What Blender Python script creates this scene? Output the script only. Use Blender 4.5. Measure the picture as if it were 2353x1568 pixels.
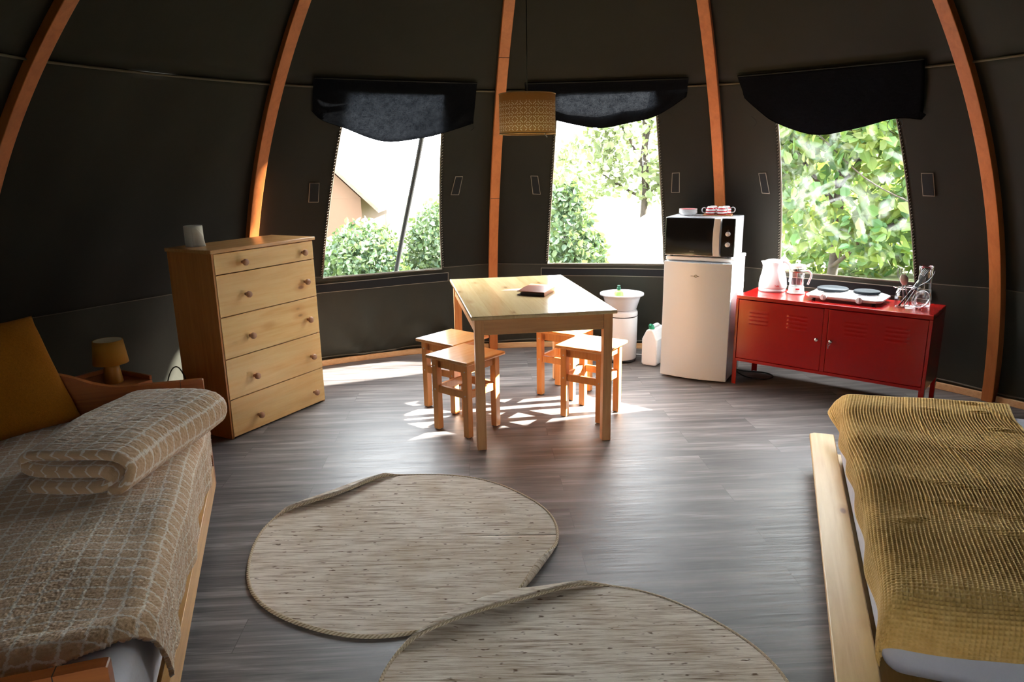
import bpy, bmesh, math, random
import numpy as np
from mathutils import Vector, Matrix
PI = math.pi
for o in list(bpy.data.objects): bpy.data.objects.remove(o)
sc = bpy.context.scene
COL = sc.collection

# ------------------------------------------------------------------ camera
cam = bpy.data.cameras.new('camera'); cam_o = bpy.data.objects.new('camera', cam); COL.objects.link(cam_o)
cam.sensor_fit = 'HORIZONTAL'; cam.sensor_width = 36.0
cam.lens = 1636.25 / 2353 * 36.0
cam.clip_start = 0.02; cam.clip_end = 300
CAM_H, PITCH, ROLL = 1.5282, 0.2447, -0.0148
cam_o.location = (0, 0, CAM_H)
cam_o.matrix_world = Matrix.Translation((0, 0, CAM_H)) @ Matrix.Rotation(PI / 2 - PITCH, 4, 'X') @ Matrix.Rotation(ROLL, 4, 'Z')
sc.camera = cam_o

# ------------------------------------------------------------------ world, sun, exposure
SKY, SUN = 7.0, 30.0
SUN_AZ, SUN_EL = math.radians(10.5), math.radians(30)
w = bpy.data.worlds.new('world'); sc.world = w; w.use_nodes = True
bg = w.node_tree.nodes['Background']; bg.inputs[0].default_value = (0.93, 0.97, 1.0, 1); bg.inputs[1].default_value = SKY
sl = bpy.data.lights.new('sun', 'SUN'); sl.energy = SUN; sl.angle = math.radians(0.9); sl.color = (1.0, 0.95, 0.87)
so = bpy.data.objects.new('sun', sl); COL.objects.link(so)
sd = Vector((math.cos(SUN_AZ) * math.cos(SUN_EL), math.sin(SUN_AZ) * math.cos(SUN_EL), math.sin(SUN_EL)))
so.location = sd * 30; so.rotation_euler = (-sd).to_track_quat('-Z', 'Y').to_euler()
vs = sc.view_settings
vs.view_transform = 'Standard'; vs.look = 'None'; vs.gamma = 1.0; vs.use_curve_mapping = False; vs.exposure = 1.62

# ------------------------------------------------------------------ node helpers
def srgb(r, g, b):
    f = lambda c: (c / 255 / 12.92) if c / 255 <= 0.04045 else ((c / 255 + 0.055) / 1.055) ** 2.4
    return (f(r), f(g), f(b), 1)
class N:
    def __init__(s, name):
        s.m = bpy.data.materials.new(name); s.m.use_nodes = True; s.t = s.m.node_tree; s.t.nodes.clear()
        s.out = s.n('ShaderNodeOutputMaterial')
    def n(s, typ, **kw):
        x = s.t.nodes.new(typ)
        for k, v in kw.items(): setattr(x, k, v)
        return x
    def l(s, a, b): s.t.links.new(a, b)
    def set(s, node, **kw):
        for k, v in kw.items():
            i = node.inputs[k.replace('_', ' ')]
            if hasattr(v, 'is_output') or isinstance(v, bpy.types.NodeSocket): s.l(v, i)
            else: i.default_value = v
        return node
    def coord(s, kind='Object', scale=(1, 1, 1), rot=(0, 0, 0), loc=(0, 0, 0)):
        c = s.n('ShaderNodeTexCoord'); m = s.n('ShaderNodeMapping'); s.l(c.outputs[kind], m.inputs[0])
        m.inputs['Scale'].default_value = scale; m.inputs['Rotation'].default_value = rot; m.inputs['Location'].default_value = loc
        return m.outputs[0]
    def noise(s, vec, scale, detail=4, rough=0.55, dist=0.0):
        x = s.n('ShaderNodeTexNoise'); s.l(vec, x.inputs['Vector'])
        x.inputs['Scale'].default_value = scale; x.inputs['Detail'].default_value = detail
        x.inputs['Roughness'].default_value = rough; x.inputs['Distortion'].default_value = dist
        return x.outputs[0]
    def ramp(s, fac, stops, interp='LINEAR'):
        r = s.n('ShaderNodeValToRGB'); r.color_ramp.interpolation = interp
        e = r.color_ramp.elements
        while len(e) < len(stops): e.new(0.5)
        for i, (p, c) in enumerate(stops): e[i].position = p; e[i].color = c if len(c) == 4 else (*c, 1)
        s.l(fac, r.inputs[0]); return r.outputs[0]
    def math(s, op, a, b=None, c=None):
        x = s.n('ShaderNodeMath', operation=op)
        for i, v in enumerate((a, b, c)):
            if v is None: continue
            if isinstance(v, (int, float)): x.inputs[i].default_value = v
            else: s.l(v, x.inputs[i])
        return x.outputs[0]
    def mapr(s, v, a, b, c, d, smooth=True):
        x = s.n('ShaderNodeMapRange'); x.interpolation_type = 'SMOOTHSTEP' if smooth else 'LINEAR'
        s.l(v, x.inputs[0])
        for i, q in enumerate((a, b, c, d)): x.inputs[i + 1].default_value = q
        return x.outputs[0]
    def mix(s, fac, a, b, blend='MIX'):
        x = s.n('ShaderNodeMix', data_type='RGBA', blend_type=blend)
        if isinstance(fac, (int, float)): x.inputs[0].default_value = fac
        else: s.l(fac, x.inputs[0])
        for i, v in ((6, a), (7, b)):
            if isinstance(v, tuple): x.inputs[i].default_value = v if len(v) == 4 else (*v, 1)
            else: s.l(v, x.inputs[i])
        return x.outputs[2]
    def bump(s, h, strength=0.3, dist=0.01):
        b = s.n('ShaderNodeBump'); s.l(h, b.inputs['Height']); b.inputs['Strength'].default_value = strength; b.inputs['Distance'].default_value = dist
        return b.outputs[0]
    def bsdf(s, color, rough=0.5, normal=None, **kw):
        p = s.n('ShaderNodeBsdfPrincipled')
        if isinstance(color, tuple): p.inputs['Base Color'].default_value = color if len(color) == 4 else (*color, 1)
        else: s.l(color, p.inputs['Base Color'])
        if isinstance(rough, (int, float)): p.inputs['Roughness'].default_value = rough
        else: s.l(rough, p.inputs['Roughness'])
        if normal is not None: s.l(normal, p.inputs['Normal'])
        for k, v in kw.items():
            i = p.inputs[k.replace('_', ' ')]
            if isinstance(v, bpy.types.NodeSocket): s.l(v, i)
            else: i.default_value = v
        s.l(p.outputs[0], s.out.inputs[0]); s.p = p
        return s.m

def plain(name, c, rough=0.5, **kw):
    return N(name).bsdf(c, rough, **kw)

def wood(name, light, dark, axis='X', rough=0.42, knots=True, grain=1.0, seed=0.0, board=None, spec=0.5, kd=0.55):
    """pine: growth rings stretched along the grain, knots, optional glued boards"""
    n = N(name)
    st = {'X': (1.4, 22, 22), 'Y': (22, 1.4, 22), 'Z': (22, 22, 1.4)}[axis]
    kn = {'X': (4.0, 9, 9), 'Y': (9, 4.0, 9), 'Z': (9, 9, 4.0)}[axis]
    v = n.coord('Object', st, loc=(seed, seed * 1.7, seed * 0.6))
    vk = n.coord('Object', kn, loc=(seed * 2.1, seed, seed * 1.3))
    if board:
        c = n.n('ShaderNodeTexCoord'); sp = n.n('ShaderNodeSeparateXYZ'); n.l(c.outputs['Object'], sp.inputs[0])
        q = n.math('DIVIDE', sp.outputs[0 if axis == 'Y' else 1], board); fl = n.math('FLOOR', q)
        wn = n.n('ShaderNodeTexWhiteNoise', noise_dimensions='1D'); n.l(fl, wn.inputs['W']); rnd = wn.outputs[0]
        va = n.n('ShaderNodeVectorMath', operation='ADD'); n.l(v, va.inputs[0])
        cb = n.n('ShaderNodeCombineXYZ'); n.l(n.math('MULTIPLY', rnd, 40), cb.inputs[1 if axis == 'Y' else 0]); n.l(cb.outputs[0], va.inputs[1]); v = va.outputs[0]
        seam = n.mapr(n.math('ABSOLUTE', n.math('SUBTRACT', n.math('FRACT', q), 0.5)), 0.49, 0.5, 0, 1)
    a = n.noise(v, 1.0 * grain, 5, 0.6, 1.2)
    b = n.noise(v, 4.0 * grain, 3, 0.6, 0.3)
    f = n.math('ADD', n.math('MULTIPLY', a, 0.7), n.math('MULTIPLY', b, 0.3))
    mid = tuple((light[i] * 0.6 + dark[i] * 0.4) for i in range(3)) + (1,)
    col = n.ramp(f, [(0.32, dark), (0.5, mid), (0.66, light)])
    big = n.noise(n.coord('Object', tuple(x * 0.25 for x in st), loc=(seed, 3, 1)), 1.5, 2)
    col = n.mix(n.mapr(big, 0.35, 0.7, 0.0, 0.35), col, tuple(x * 0.72 for x in light[:3]))
    if knots:
        vo = n.n('ShaderNodeTexVoronoi'); n.l(vk, vo.inputs['Vector']); vo.inputs['Scale'].default_value = 1.0
        d = vo.outputs['Distance']; sp2 = n.n('ShaderNodeSeparateColor'); n.l(vo.outputs['Color'], sp2.inputs[0])
        on = n.mapr(sp2.outputs[0], kd, kd + 0.05, 0, 1)
        k1 = n.math('MULTIPLY', n.mapr(d, 0.05, 0.14, 1, 0), on)
        k2 = n.math('MULTIPLY', n.mapr(d, 0.10, 0.34, 0.45, 0), on)
        col = n.mix(k2, col, tuple(x * y for x, y in zip(dark[:3], (0.8, 0.6, 0.45))))
        col = n.mix(n.math('MULTIPLY', k1, 0.85), col, tuple(x * y for x, y in zip(dark[:3], (0.33, 0.2, 0.14))))
    if board:
        col = n.mix(0.35, col, n.mix(rnd, tuple(x * 0.8 for x in dark[:3]), light), 'MIX')
        col = n.mix(n.math('MULTIPLY', seam, 0.35), col, tuple(x * 0.4 for x in dark[:3]))
    return n.bsdf(col, rough, n.bump(b, 0.08, 0.002), Specular_IOR_Level=spec)

# ------------------------------------------------------------------ mesh helpers
class MB:
    def __init__(s): s.v = []; s.f = []; s.mi = []; s.sm = []
    def add(s, verts, faces, mi=0, smooth=False, M=None):
        b = len(s.v)
        for p in verts:
            p = Vector(p)
            if M is not None: p = M @ p
            s.v.append(tuple(p))
        for f in faces: s.f.append(tuple(b + i for i in f)); s.mi.append(mi); s.sm.append(smooth)
        return s
    def box(s, x0, x1, y0, y1, z0, z1, mi=0, M=None):
        vs = [(x, y, z) for z in (z0, z1) for y in (y0, y1) for x in (x0, x1)]
        return s.add(vs, [(0, 2, 3, 1), (4, 5, 7, 6), (0, 1, 5, 4), (2, 6, 7, 3), (0, 4, 6, 2), (1, 3, 7, 5)], mi, False, M)
    def lathe(s, prof, seg=32, mi=0, M=None, smooth=True, cap=True):
        """prof: list of (r, z); closed at the axis when r==0"""
        vs = []; fs = []; rings = []
        for r, z in prof:
            if r < 1e-6: rings.append([len(vs)]); vs.append((0, 0, z))
            else:
                rings.append(list(range(len(vs), len(vs) + seg)))
                vs += [(r * math.cos(2 * PI * i / seg), r * math.sin(2 * PI * i / seg), z) for i in range(seg)]
        for a, b in zip(rings, rings[1:]):
            for i in range(seg):
                j = (i + 1) % seg
                if len(a) == 1 and len(b) == 1: continue
                if len(a) == 1: fs.append((a[0], b[j], b[i]))
                elif len(b) == 1: fs.append((a[i], a[j], b[0]))
                else: fs.append((a[i], a[j], b[j], b[i]))
        if cap:
            if len(rings[0]) > 1: fs.append(tuple(reversed(rings[0])))
            if len(rings[-1]) > 1: fs.append(tuple(rings[-1]))
        return s.add(vs, fs, mi, smooth, M)
    def tube(s, path, r, seg=8, mi=0, closed=False, M=None, flat=None):
        P = [Vector(p) for p in path]; n = len(P); vs = []; fs = []
        up = Vector((0, 0, 1)); prevn = None
        for i, p in enumerate(P):
            if closed: t = P[(i + 1) % n] - P[i - 1]
            else: t = P[min(i + 1, n - 1)] - P[max(i - 1, 0)]
            t.normalize()
            if prevn is None:
                a = up if abs(t.dot(up)) < 0.95 else Vector((1, 0, 0))
                nn = (a - t * a.dot(t)).normalized()
            else: nn = (prevn - t * prevn.dot(t)).normalized()
            prevn = nn; bn = t.cross(nn)
            rr = r[i] if isinstance(r, (list, tuple)) else r
            fx = flat or 1.0
            for k in range(seg):
                c, q = math.cos(2 * PI * k / seg), math.sin(2 * PI * k / seg)
                vs.append(p + nn * (rr * c * fx) + bn * (rr * q))
        m = n if closed else n - 1
        for i in range(m):
            for k in range(seg):
                a = i * seg + k; b = i * seg + (k + 1) % seg; j = (i + 1) % n
                fs.append((a, b, j * seg + (k + 1) % seg, j * seg + k))
        if not closed:
            fs.append(tuple(reversed(range(seg)))); fs.append(tuple(range((n - 1) * seg, n * seg)))
        return s.add(vs, fs, mi, True, M)
    def prism(s, poly, h0, h1, mi=0, M=None, plane='XY', smooth=False):
        n = len(poly)
        mk = {'XY': lambda a, b, h: (a, b, h), 'XZ': lambda a, b, h: (a, h, b), 'YZ': lambda a, b, h: (h, a, b)}[plane]
        vs = [mk(a, b, h0) for a, b in poly] + [mk(a, b, h1) for a, b in poly]
        fs = [tuple(reversed(range(n))), tuple(range(n, 2 * n))]
        fl = [False, False]
        for i in range(n): fs.append((i, (i + 1) % n, n + (i + 1) % n, n + i))
        s.add(vs, fs[:2], mi, False, M)
        b = len(s.v) - 2 * n
        for f in fs[2:]: s.f.append(tuple(b + i for i in f)); s.mi.append(mi); s.sm.append(smooth)
        return s
    def build(s, name, mats, parent=None, bevel=0, seg=2, fix=True, loc=None, subd=0, solid=0):
        me = bpy.data.meshes.new(name); me.from_pydata(s.v, [], s.f)
        if not isinstance(mats, (list, tuple)): mats = [mats]
        for m in mats: me.materials.append(m)
        me.polygons.foreach_set('material_index', s.mi); me.polygons.foreach_set('use_smooth', s.sm)
        if fix:
            bm = bmesh.new(); bm.from_mesh(me); bmesh.ops.recalc_face_normals(bm, faces=bm.faces); bm.to_mesh(me); bm.free()
        me.update()
        o = bpy.data.objects.new(name, me); COL.objects.link(o)
        if parent: o.parent = parent
        if loc: o.location = loc
        if bevel:
            b = o.modifiers.new('bevel', 'BEVEL'); b.width = bevel; b.segments = seg; b.limit_method = 'ANGLE'; b.angle_limit = math.radians(40)
            b.harden_normals = True
        if solid:
            q = o.modifiers.new('solid', 'SOLIDIFY'); q.thickness = solid; q.offset = 0
        if subd:
            q = o.modifiers.new('sub', 'SUBSURF'); q.levels = subd; q.render_levels = subd
        return o

def grid_obj(name, P, mat, parent=None, uv=None, smooth=True, solid=0, offset=0, keep=None):
    """P: (n, m, 3) array -> quad sheet"""
    n, m = P.shape[:2]
    idx = np.arange(n * m).reshape(n, m)
    q = np.stack([idx[:-1, :-1], idx[1:, :-1], idx[1:, 1:], idx[:-1, 1:]], -1).reshape(-1, 4)
    if keep is not None: q = q[keep.reshape(-1)]
    me = bpy.data.meshes.new(name)
    me.vertices.add(n * m); me.vertices.foreach_set('co', P.reshape(-1).astype(np.float32))
    me.loops.add(q.size); me.loops.foreach_set('vertex_index', q.reshape(-1).astype(np.int32))
    me.polygons.add(len(q)); me.polygons.foreach_set('loop_start', np.arange(0, q.size, 4, dtype=np.int32))
    me.polygons.foreach_set('loop_total', np.full(len(q), 4, dtype=np.int32))
    me.polygons.foreach_set('use_smooth', np.full(len(q), smooth))
    if uv is not None:
        l = me.uv_layers.new(name='UVMap'); l.data.foreach_set('uv', uv.reshape(-1, 2)[q.reshape(-1)].reshape(-1).astype(np.float32))
    me.update(calc_edges=True); me.validate()
    for mm in (mat if isinstance(mat, (list, tuple)) else [mat]): me.materials.append(mm)
    o = bpy.data.objects.new(name, me); COL.objects.link(o)
    if parent: o.parent = parent
    if solid:
        s = o.modifiers.new('solid', 'SOLIDIFY'); s.thickness = solid; s.offset = offset
    return o

def tag(o, label=None, cat=None, group=None, kind=None):
    if label: o['label'] = label
    if cat: o['category'] = cat
    if group: o['group'] = group
    if kind: o['kind'] = kind
    return o
def thing(name, label, cat, loc=(0, 0, 0), rz=0, group=None):
    o = bpy.data.objects.new(name, None); COL.objects.link(o); o.location = loc; o.rotation_euler = (0, 0, rz)
    o.empty_display_size = 0.1
    return tag(o, label, cat, group)
def struct(o): o['kind'] = 'structure'; return o
def copy_tree(o, parent=None):
    c = o.copy(); COL.objects.link(c)
    if parent: c.parent = parent
    for ch in list(o.children): copy_tree(ch, c)
    return c
def text_part(name, txt, size, mat, parent, M, extrude=0.0003, bold=0.0):
    cu = bpy.data.curves.new(name, 'FONT'); cu.body = txt; cu.size = size; cu.align_x = 'CENTER'; cu.align_y = 'CENTER'; cu.extrude = extrude; cu.offset = bold
    t = bpy.data.objects.new(name, cu); COL.objects.link(t)
    bpy.context.view_layer.update()
    me = bpy.data.meshes.new_from_object(t.evaluated_get(bpy.context.evaluated_depsgraph_get()))
    bpy.data.objects.remove(t); me.name = name
    me.materials.clear(); me.materials.append(mat)
    me.transform(M)
    o = bpy.data.objects.new(name, me); COL.objects.link(o); o.parent = parent
    return o
def smooth_path(pts, n=8, closed=False):
    P = [Vector(p) for p in pts]; out = []; m = len(P)
    rng = range(m) if closed else range(m - 1)
    for i in rng:
        p0 = P[i - 1] if (closed or i > 0) else P[0]; p1 = P[i]; p2 = P[(i + 1) % m]
        p3 = P[(i + 2) % m] if (closed or i + 2 < m) else P[-1]
        for k in range(n):
            t = k / n
            out.append(0.5 * ((2 * p1) + (p2 - p0) * t + (2 * p0 - 5 * p1 + 4 * p2 - p3) * t * t + (3 * p1 - p0 - 3 * p2 + p3) * t ** 3))
    if not closed: out.append(P[-1])
    return out
rs = np.random.RandomState(7)
def smooth_noise(u, v, seed, amp=1.0, freq=1.0, oct=4):
    r = np.random.RandomState(seed); out = np.zeros_like(u)
    for k in range(oct * 4):
        f = freq * 2 ** (k // 4); a = r.rand() * 2 * PI; ph = r.rand() * 2 * PI
        out += np.sin(2 * PI * f * (u * math.cos(a) + v * math.sin(a)) + ph) / 2 ** (k // 4)
    return out * amp / 4

# ------------------------------------------------------------------ materials
def canvas_mat():
    n = N('tent_canvas')
    v = n.coord('Object')
    blot = n.noise(v, 1.1, 4, 0.6)
    col = n.ramp(blot, [(0.3, (0.0132, 0.0124, 0.0092, 1)), (0.7, (0.0205, 0.0194, 0.0142, 1))])
    sz = n.n('ShaderNodeSeparateXYZ'); n.l(v, sz.inputs[0])
    col = n.mix(n.mapr(sz.outputs[2], 0.734, 0.742, 0.85, 0.0), col, n.ramp(blot, [(0.3, (0.040, 0.040, 0.030, 1)), (0.7, (0.058, 0.058, 0.043, 1))]))   # bounce light painted in: canvas below the lower seam is coloured lighter olive
    fine = n.noise(v, 320, 2, 0.7)
    col = n.mix(0.22, col, n.ramp(fine, [(0.3, (0.008, 0.0075, 0.0055, 1)), (0.7, (0.027, 0.0255, 0.019, 1))]))
    return n.bsdf(col, 0.75, n.bump(n.math('ADD', n.math('MULTIPLY', n.noise(v, 5, 3), 1.0), n.math('MULTIPLY', fine, 0.03)), 0.25, 0.02), Specular_IOR_Level=0.25)
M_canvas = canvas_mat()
M_seam = plain('canvas_seam', srgb(92, 84, 70), 0.8)
M_rib = wood('rib_wood', (0.62, 0.19, 0.045, 1), (0.44, 0.115, 0.022, 1), 'Z', 0.5, knots=False, grain=0.6)
M_base = wood('base_wood', srgb(238, 192, 140), srgb(206, 152, 98), 'X', 0.5, knots=False)
M_velcro = N('velcro'); _v = M_velcro.coord('Object'); M_velcro = M_velcro.bsdf((0.008, 0.008, 0.009, 1), 0.95, M_velcro.bump(M_velcro.noise(_v, 600, 2), 0.4, 0.002))
M_thread = plain('pale_stitching', srgb(150, 143, 128), 0.8)

def blind_mat():
    n = N('blackout_cloth'); v = n.coord('Object')
    f = n.noise(v, 150, 2, 0.8); g = n.noise(v, 26, 4, 0.75)
    a = n.n('ShaderNodeBsdfDiffuse'); n.set(a, Color=(0.0055, 0.006, 0.0085, 1), Normal=n.bump(n.noise(v, 12, 4), 0.4, 0.02))
    b = n.n('ShaderNodeBsdfTranslucent')
    n.l(n.ramp(n.math('ADD', n.math('MULTIPLY', f, 0.55), n.math('MULTIPLY', g, 0.45)), [(0.38, (0.0010, 0.0011, 0.0014, 1)), (0.62, (0.0048, 0.0052, 0.0058, 1))]), b.inputs[0])
    ad = n.n('ShaderNodeAddShader'); n.l(a.outputs[0], ad.inputs[0]); n.l(b.outputs[0], ad.inputs[1]); n.l(ad.outputs[0], n.out.inputs[0])
    return n.m
M_blind = blind_mat()

def pane_mat(name, haze, streak, veil=(0.9, 0.93, 0.95, 1)):
    n = N(name); v = n.coord('Object', (1.3, 1.3, 1.0), rot=(0.3, 0.2, 0.5))
    sw = n.noise(v, 2.2, 3, 0.5, 3.0)
    h = n.math('ADD', n.mapr(sw, 0.52, 0.66, haze, haze + streak), n.math('MULTIPLY', n.noise(n.coord('Object'), 14, 4, 0.7), 0.0))
    tr = n.n('ShaderNodeBsdfTransparent'); tr.inputs[0].default_value = (0.96, 0.97, 0.97, 1)
    tl = n.n('ShaderNodeBsdfTranslucent'); tl.inputs[0].default_value = veil
    m1 = n.n('ShaderNodeMixShader'); n.l(h, m1.inputs[0]); n.l(tr.outputs[0], m1.inputs[1]); n.l(tl.outputs[0], m1.inputs[2])
    gl = n.n('ShaderNodeBsdfGlossy'); gl.inputs['Roughness'].default_value = 0.12
    n.l(n.bump(n.noise(n.coord('Object'), 6, 3, 0.5, 1.0), 0.5, 0.05), gl.inputs['Normal'])
    fr = n.n('ShaderNodeFresnel'); fr.inputs[0].default_value = 1.4
    m2 = n.n('ShaderNodeMixShader'); n.l(n.math('MULTIPLY', fr.outputs[0], 0.35), m2.inputs[0]); n.l(m1.outputs[0], m2.inputs[1]); n.l(gl.outputs[0], m2.inputs[2])
    n.l(m2.outputs[0], n.out.inputs[0]); return n.m
M_pane = pane_mat('clear_film', 0.0, 0.0)
M_pane_cr = pane_mat('creased_clear_film', 0.0, 0.020, (0.85, 0.95, 0.95, 1))

def floor_mat():
    n = N('vinyl_planks')
    v = n.coord('Object', rot=(0, 0, math.radians(-3)))
    br = n.n('ShaderNodeTexBrick'); n.l(v, br.inputs['Vector']); br.offset = 0.37; br.offset_frequency = 2
    n.set(br, Color1=(0, 0, 0, 1), Color2=(1, 1, 1, 1), Mortar=(0.5, 0.5, 0.5, 1), Scale=1.0, Mortar_Size=0.0013, Mortar_Smooth=0.2, Bias=0.0, Brick_Width=1.22, Row_Height=0.18)
    rnd = n.n('ShaderNodeSeparateColor'); n.l(br.outputs[0], rnd.inputs[0]); rnd = rnd.outputs[0]
    mp = n.n('ShaderNodeMapping'); n.l(v, mp.inputs[0]); mp.inputs['Scale'].default_value = (1.5, 19, 1)
    ad = n.n('ShaderNodeVectorMath', operation='ADD'); n.l(mp.outputs[0], ad.inputs[0])
    cb = n.n('ShaderNodeCombineXYZ'); n.l(n.math('MULTIPLY', rnd, 31.0), cb.inputs[0]); n.l(n.math('MULTIPLY', rnd, 17.0), cb.inputs[1]); n.l(cb.outputs[0], ad.inputs[1])
    big = n.noise(ad.outputs[0], 0.9, 4, 0.6, 0.8)
    mp2 = n.n('ShaderNodeMapping'); n.l(ad.outputs[0], mp2.inputs[0]); mp2.inputs['Scale'].default_value = (2.0, 5.0, 1)
    fine = n.noise(mp2.outputs[0], 1.0, 5, 0.65, 0.4)
    f = n.math('ADD', n.math('MULTIPLY', big, 0.62), n.math('MULTIPLY', fine, 0.38))
    col = n.ramp(f, [(0.36, srgb(38, 35, 34)), (0.46, srgb(82, 77, 75)), (0.54, srgb(114, 108, 105)), (0.64, srgb(158, 152, 147))])
    col = n.mix(0.30, col, n.mix(rnd, srgb(80, 74, 72), srgb(134, 128, 125)))
    col = n.mix(n.math('MULTIPLY', br.outputs['Fac'], 0.6), col, srgb(50, 45, 42))
    rough = n.mapr(fine, 0.3, 0.7, 0.40, 0.54)
    return n.bsdf(col, rough, n.bump(n.math('SUBTRACT', fine, br.outputs['Fac']), 0.10, 0.003), Specular_IOR_Level=0.5)
M_floor = floor_mat()

M_table = wood('table_pine', srgb(244, 216, 166), srgb(224, 184, 124), 'Y', 0.16, board=0.115, seed=2.3, spec=0.8, kd=0.12)
M_tleg = wood('table_leg_pine', srgb(238, 180, 120), srgb(210, 142, 84), 'Z', 0.45, seed=5.1)
M_tapr = wood('table_apron_pine', srgb(236, 178, 118), srgb(206, 138, 82), 'X', 0.45, seed=1.1)
M_stool = wood('stool_pine', srgb(228, 176, 116), srgb(202, 138, 76), 'Y', 0.22, knots=True, seed=7.7)
M_sleg = wood('stool_leg_pine', srgb(218, 156, 92), srgb(190, 122, 62), 'Z', 0.42, knots=True, seed=4.4)
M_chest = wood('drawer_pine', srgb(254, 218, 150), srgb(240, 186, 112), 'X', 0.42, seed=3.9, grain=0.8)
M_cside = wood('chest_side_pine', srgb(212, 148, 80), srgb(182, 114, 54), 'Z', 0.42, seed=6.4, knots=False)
M_ctop = wood('chest_top_pine', srgb(232, 184, 122), srgb(206, 146, 84), 'X', 0.26, seed=8.2, knots=False)
M_knob = wood('knob_wood', srgb(202, 156, 122), srgb(170, 122, 92), 'Y', 0.5, knots=False)
M_bed = wood('bed_pine', srgb(226, 176, 106), srgb(196, 138, 72), 'Y', 0.36, seed=1.7)
M_bedend = wood('bed_end_pine', srgb(178, 102, 44), srgb(144, 74, 30), 'X', 0.34, seed=9.3, knots=False)
M_plank = wood('plank_pine', srgb(228, 190, 122), srgb(206, 158, 92), 'Y', 0.4, seed=2.9, grain=0.7)
M_nstand = wood('nightstand_pine', srgb(176, 104, 52), srgb(140, 76, 36), 'X', 0.4, knots=False, seed=2.2)
M_board = wood('cutting_board_wood', srgb(206, 146, 96), srgb(176, 112, 66), 'X', 0.5, knots=False)

M_red = N('red_lacquer'); M_red = M_red.bsdf((0.29, 0.005, 0.004, 1), M_red.mapr(M_red.noise(M_red.coord('Object'), 3, 3), 0.3, 0.7, 0.16, 0.26), M_red.bump(M_red.noise(M_red.coord('Object'), 4, 2), 0.05, 0.02), Specular_IOR_Level=0.4)
M_white = plain('white_enamel', srgb(236, 236, 236), 0.28)
M_fdoor = plain('fridge_door_white', srgb(192, 202, 208), 0.34)
M_wplast = plain('white_plastic', srgb(204, 204, 207), 0.25)
M_milky = plain('milky_plastic', srgb(226, 226, 224), 0.42, Subsurface_Weight=0.15, Subsurface_Radius=(0.02, 0.02, 0.02))
M_bglass = plain('black_glass', (0.006, 0.006, 0.007, 1), 0.06, Specular_IOR_Level=0.7)
M_black = plain('black_plastic', (0.012, 0.012, 0.013, 1), 0.4)
M_iron = plain('hotplate_iron', (0.020, 0.026, 0.034, 1), 0.6, Specular_IOR_Level=0.12)
M_silver = plain('silver_paint', srgb(196, 196, 198), 0.34, Metallic=0.25)
M_chrome = plain('chrome', (0.8, 0.8, 0.8, 1), 0.14, Metallic=1.0)
M_steel = plain('brushed_steel', (0.30, 0.30, 0.31, 1), 0.3, Metallic=0.9)
M_grey = plain('grey_mark', srgb(120, 120, 120), 0.5)
M_green = plain('green_cap', srgb(24, 132, 92), 0.35)
M_dgreen = plain('dark_green_cap', srgb(14, 92, 66), 0.3)
M_soap = plain('green_soap', srgb(176, 224, 120), 0.2, Transmission_Weight=0.3)
M_redink = plain('red_ink', srgb(200, 30, 40), 0.4)
M_mustard_l = N('mustard_lampshade'); M_mustard_l = M_mustard_l.bsdf(srgb(160, 108, 16), 0.8, M_mustard_l.bump(M_mustard_l.noise(M_mustard_l.coord('Object'), 400, 2), 0.2, 0.002))
M_mustard_b = plain('mustard_ceramic', srgb(162, 108, 20), 0.4)
M_lining = plain('pale_lining', srgb(214, 200, 170), 0.8)
M_paper = N('tissue_paper'); M_paper = M_paper.bsdf(srgb(224, 220, 208), 0.95, M_paper.bump(M_paper.noise(M_paper.coord('Object'), 120, 3), 0.3, 0.004))
M_leather = plain('brown_leather', srgb(150, 92, 70), 0.32)
M_dleather = plain('dark_leather_edge', srgb(44, 28, 26), 0.5)
def glass_mat():
    n = N('clear_glass'); g = n.n('ShaderNodeBsdfGlass'); g.inputs['IOR'].default_value = 1.12; g.inputs['Roughness'].default_value = 0.0
    g.inputs['Color'].default_value = (0.97, 0.98, 0.98, 1)
    t = n.n('ShaderNodeBsdfTransparent'); gl = n.n('ShaderNodeBsdfGlossy'); gl.inputs['Roughness'].default_value = 0.03
    lw = n.n('ShaderNodeLayerWeight'); lw.inputs[0].default_value = 0.22
    m = n.n('ShaderNodeMixShader'); n.l(n.mapr(lw.outputs['Fresnel'], 0.0, 1.0, 0.035, 0.48, False), m.inputs[0]); n.l(t.outputs[0], m.inputs[1]); n.l(gl.outputs[0], m.inputs[2])
    n.l(m.outputs[0], n.out.inputs[0]); return n.m
M_glass = glass_mat()
M_cable = plain('black_cable', (0.012, 0.012, 0.012, 1), 0.5)
M_wcable = plain('white_cable', srgb(220, 218, 212), 0.5)
M_sheet = N('white_sheet'); M_sheet = M_sheet.bsdf(srgb(206, 206, 216), 0.9, M_sheet.bump(M_sheet.noise(M_sheet.coord('Object'), 7, 4), 0.4, 0.02))

def cup_mat():
    n = N('red_white_stripes'); c = n.n('ShaderNodeTexCoord'); sp = n.n('ShaderNodeSeparateXYZ'); n.l(c.outputs['Object'], sp.inputs[0])
    f = n.math('FRACT', n.math('DIVIDE', n.math('ADD', sp.outputs[2], 0.011), 0.0190))
    return n.bsdf(n.mix(n.math('GREATER_THAN', f, 0.56), srgb(240, 236, 234), srgb(186, 22, 34)), 0.2)
M_cup = cup_mat()

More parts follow.
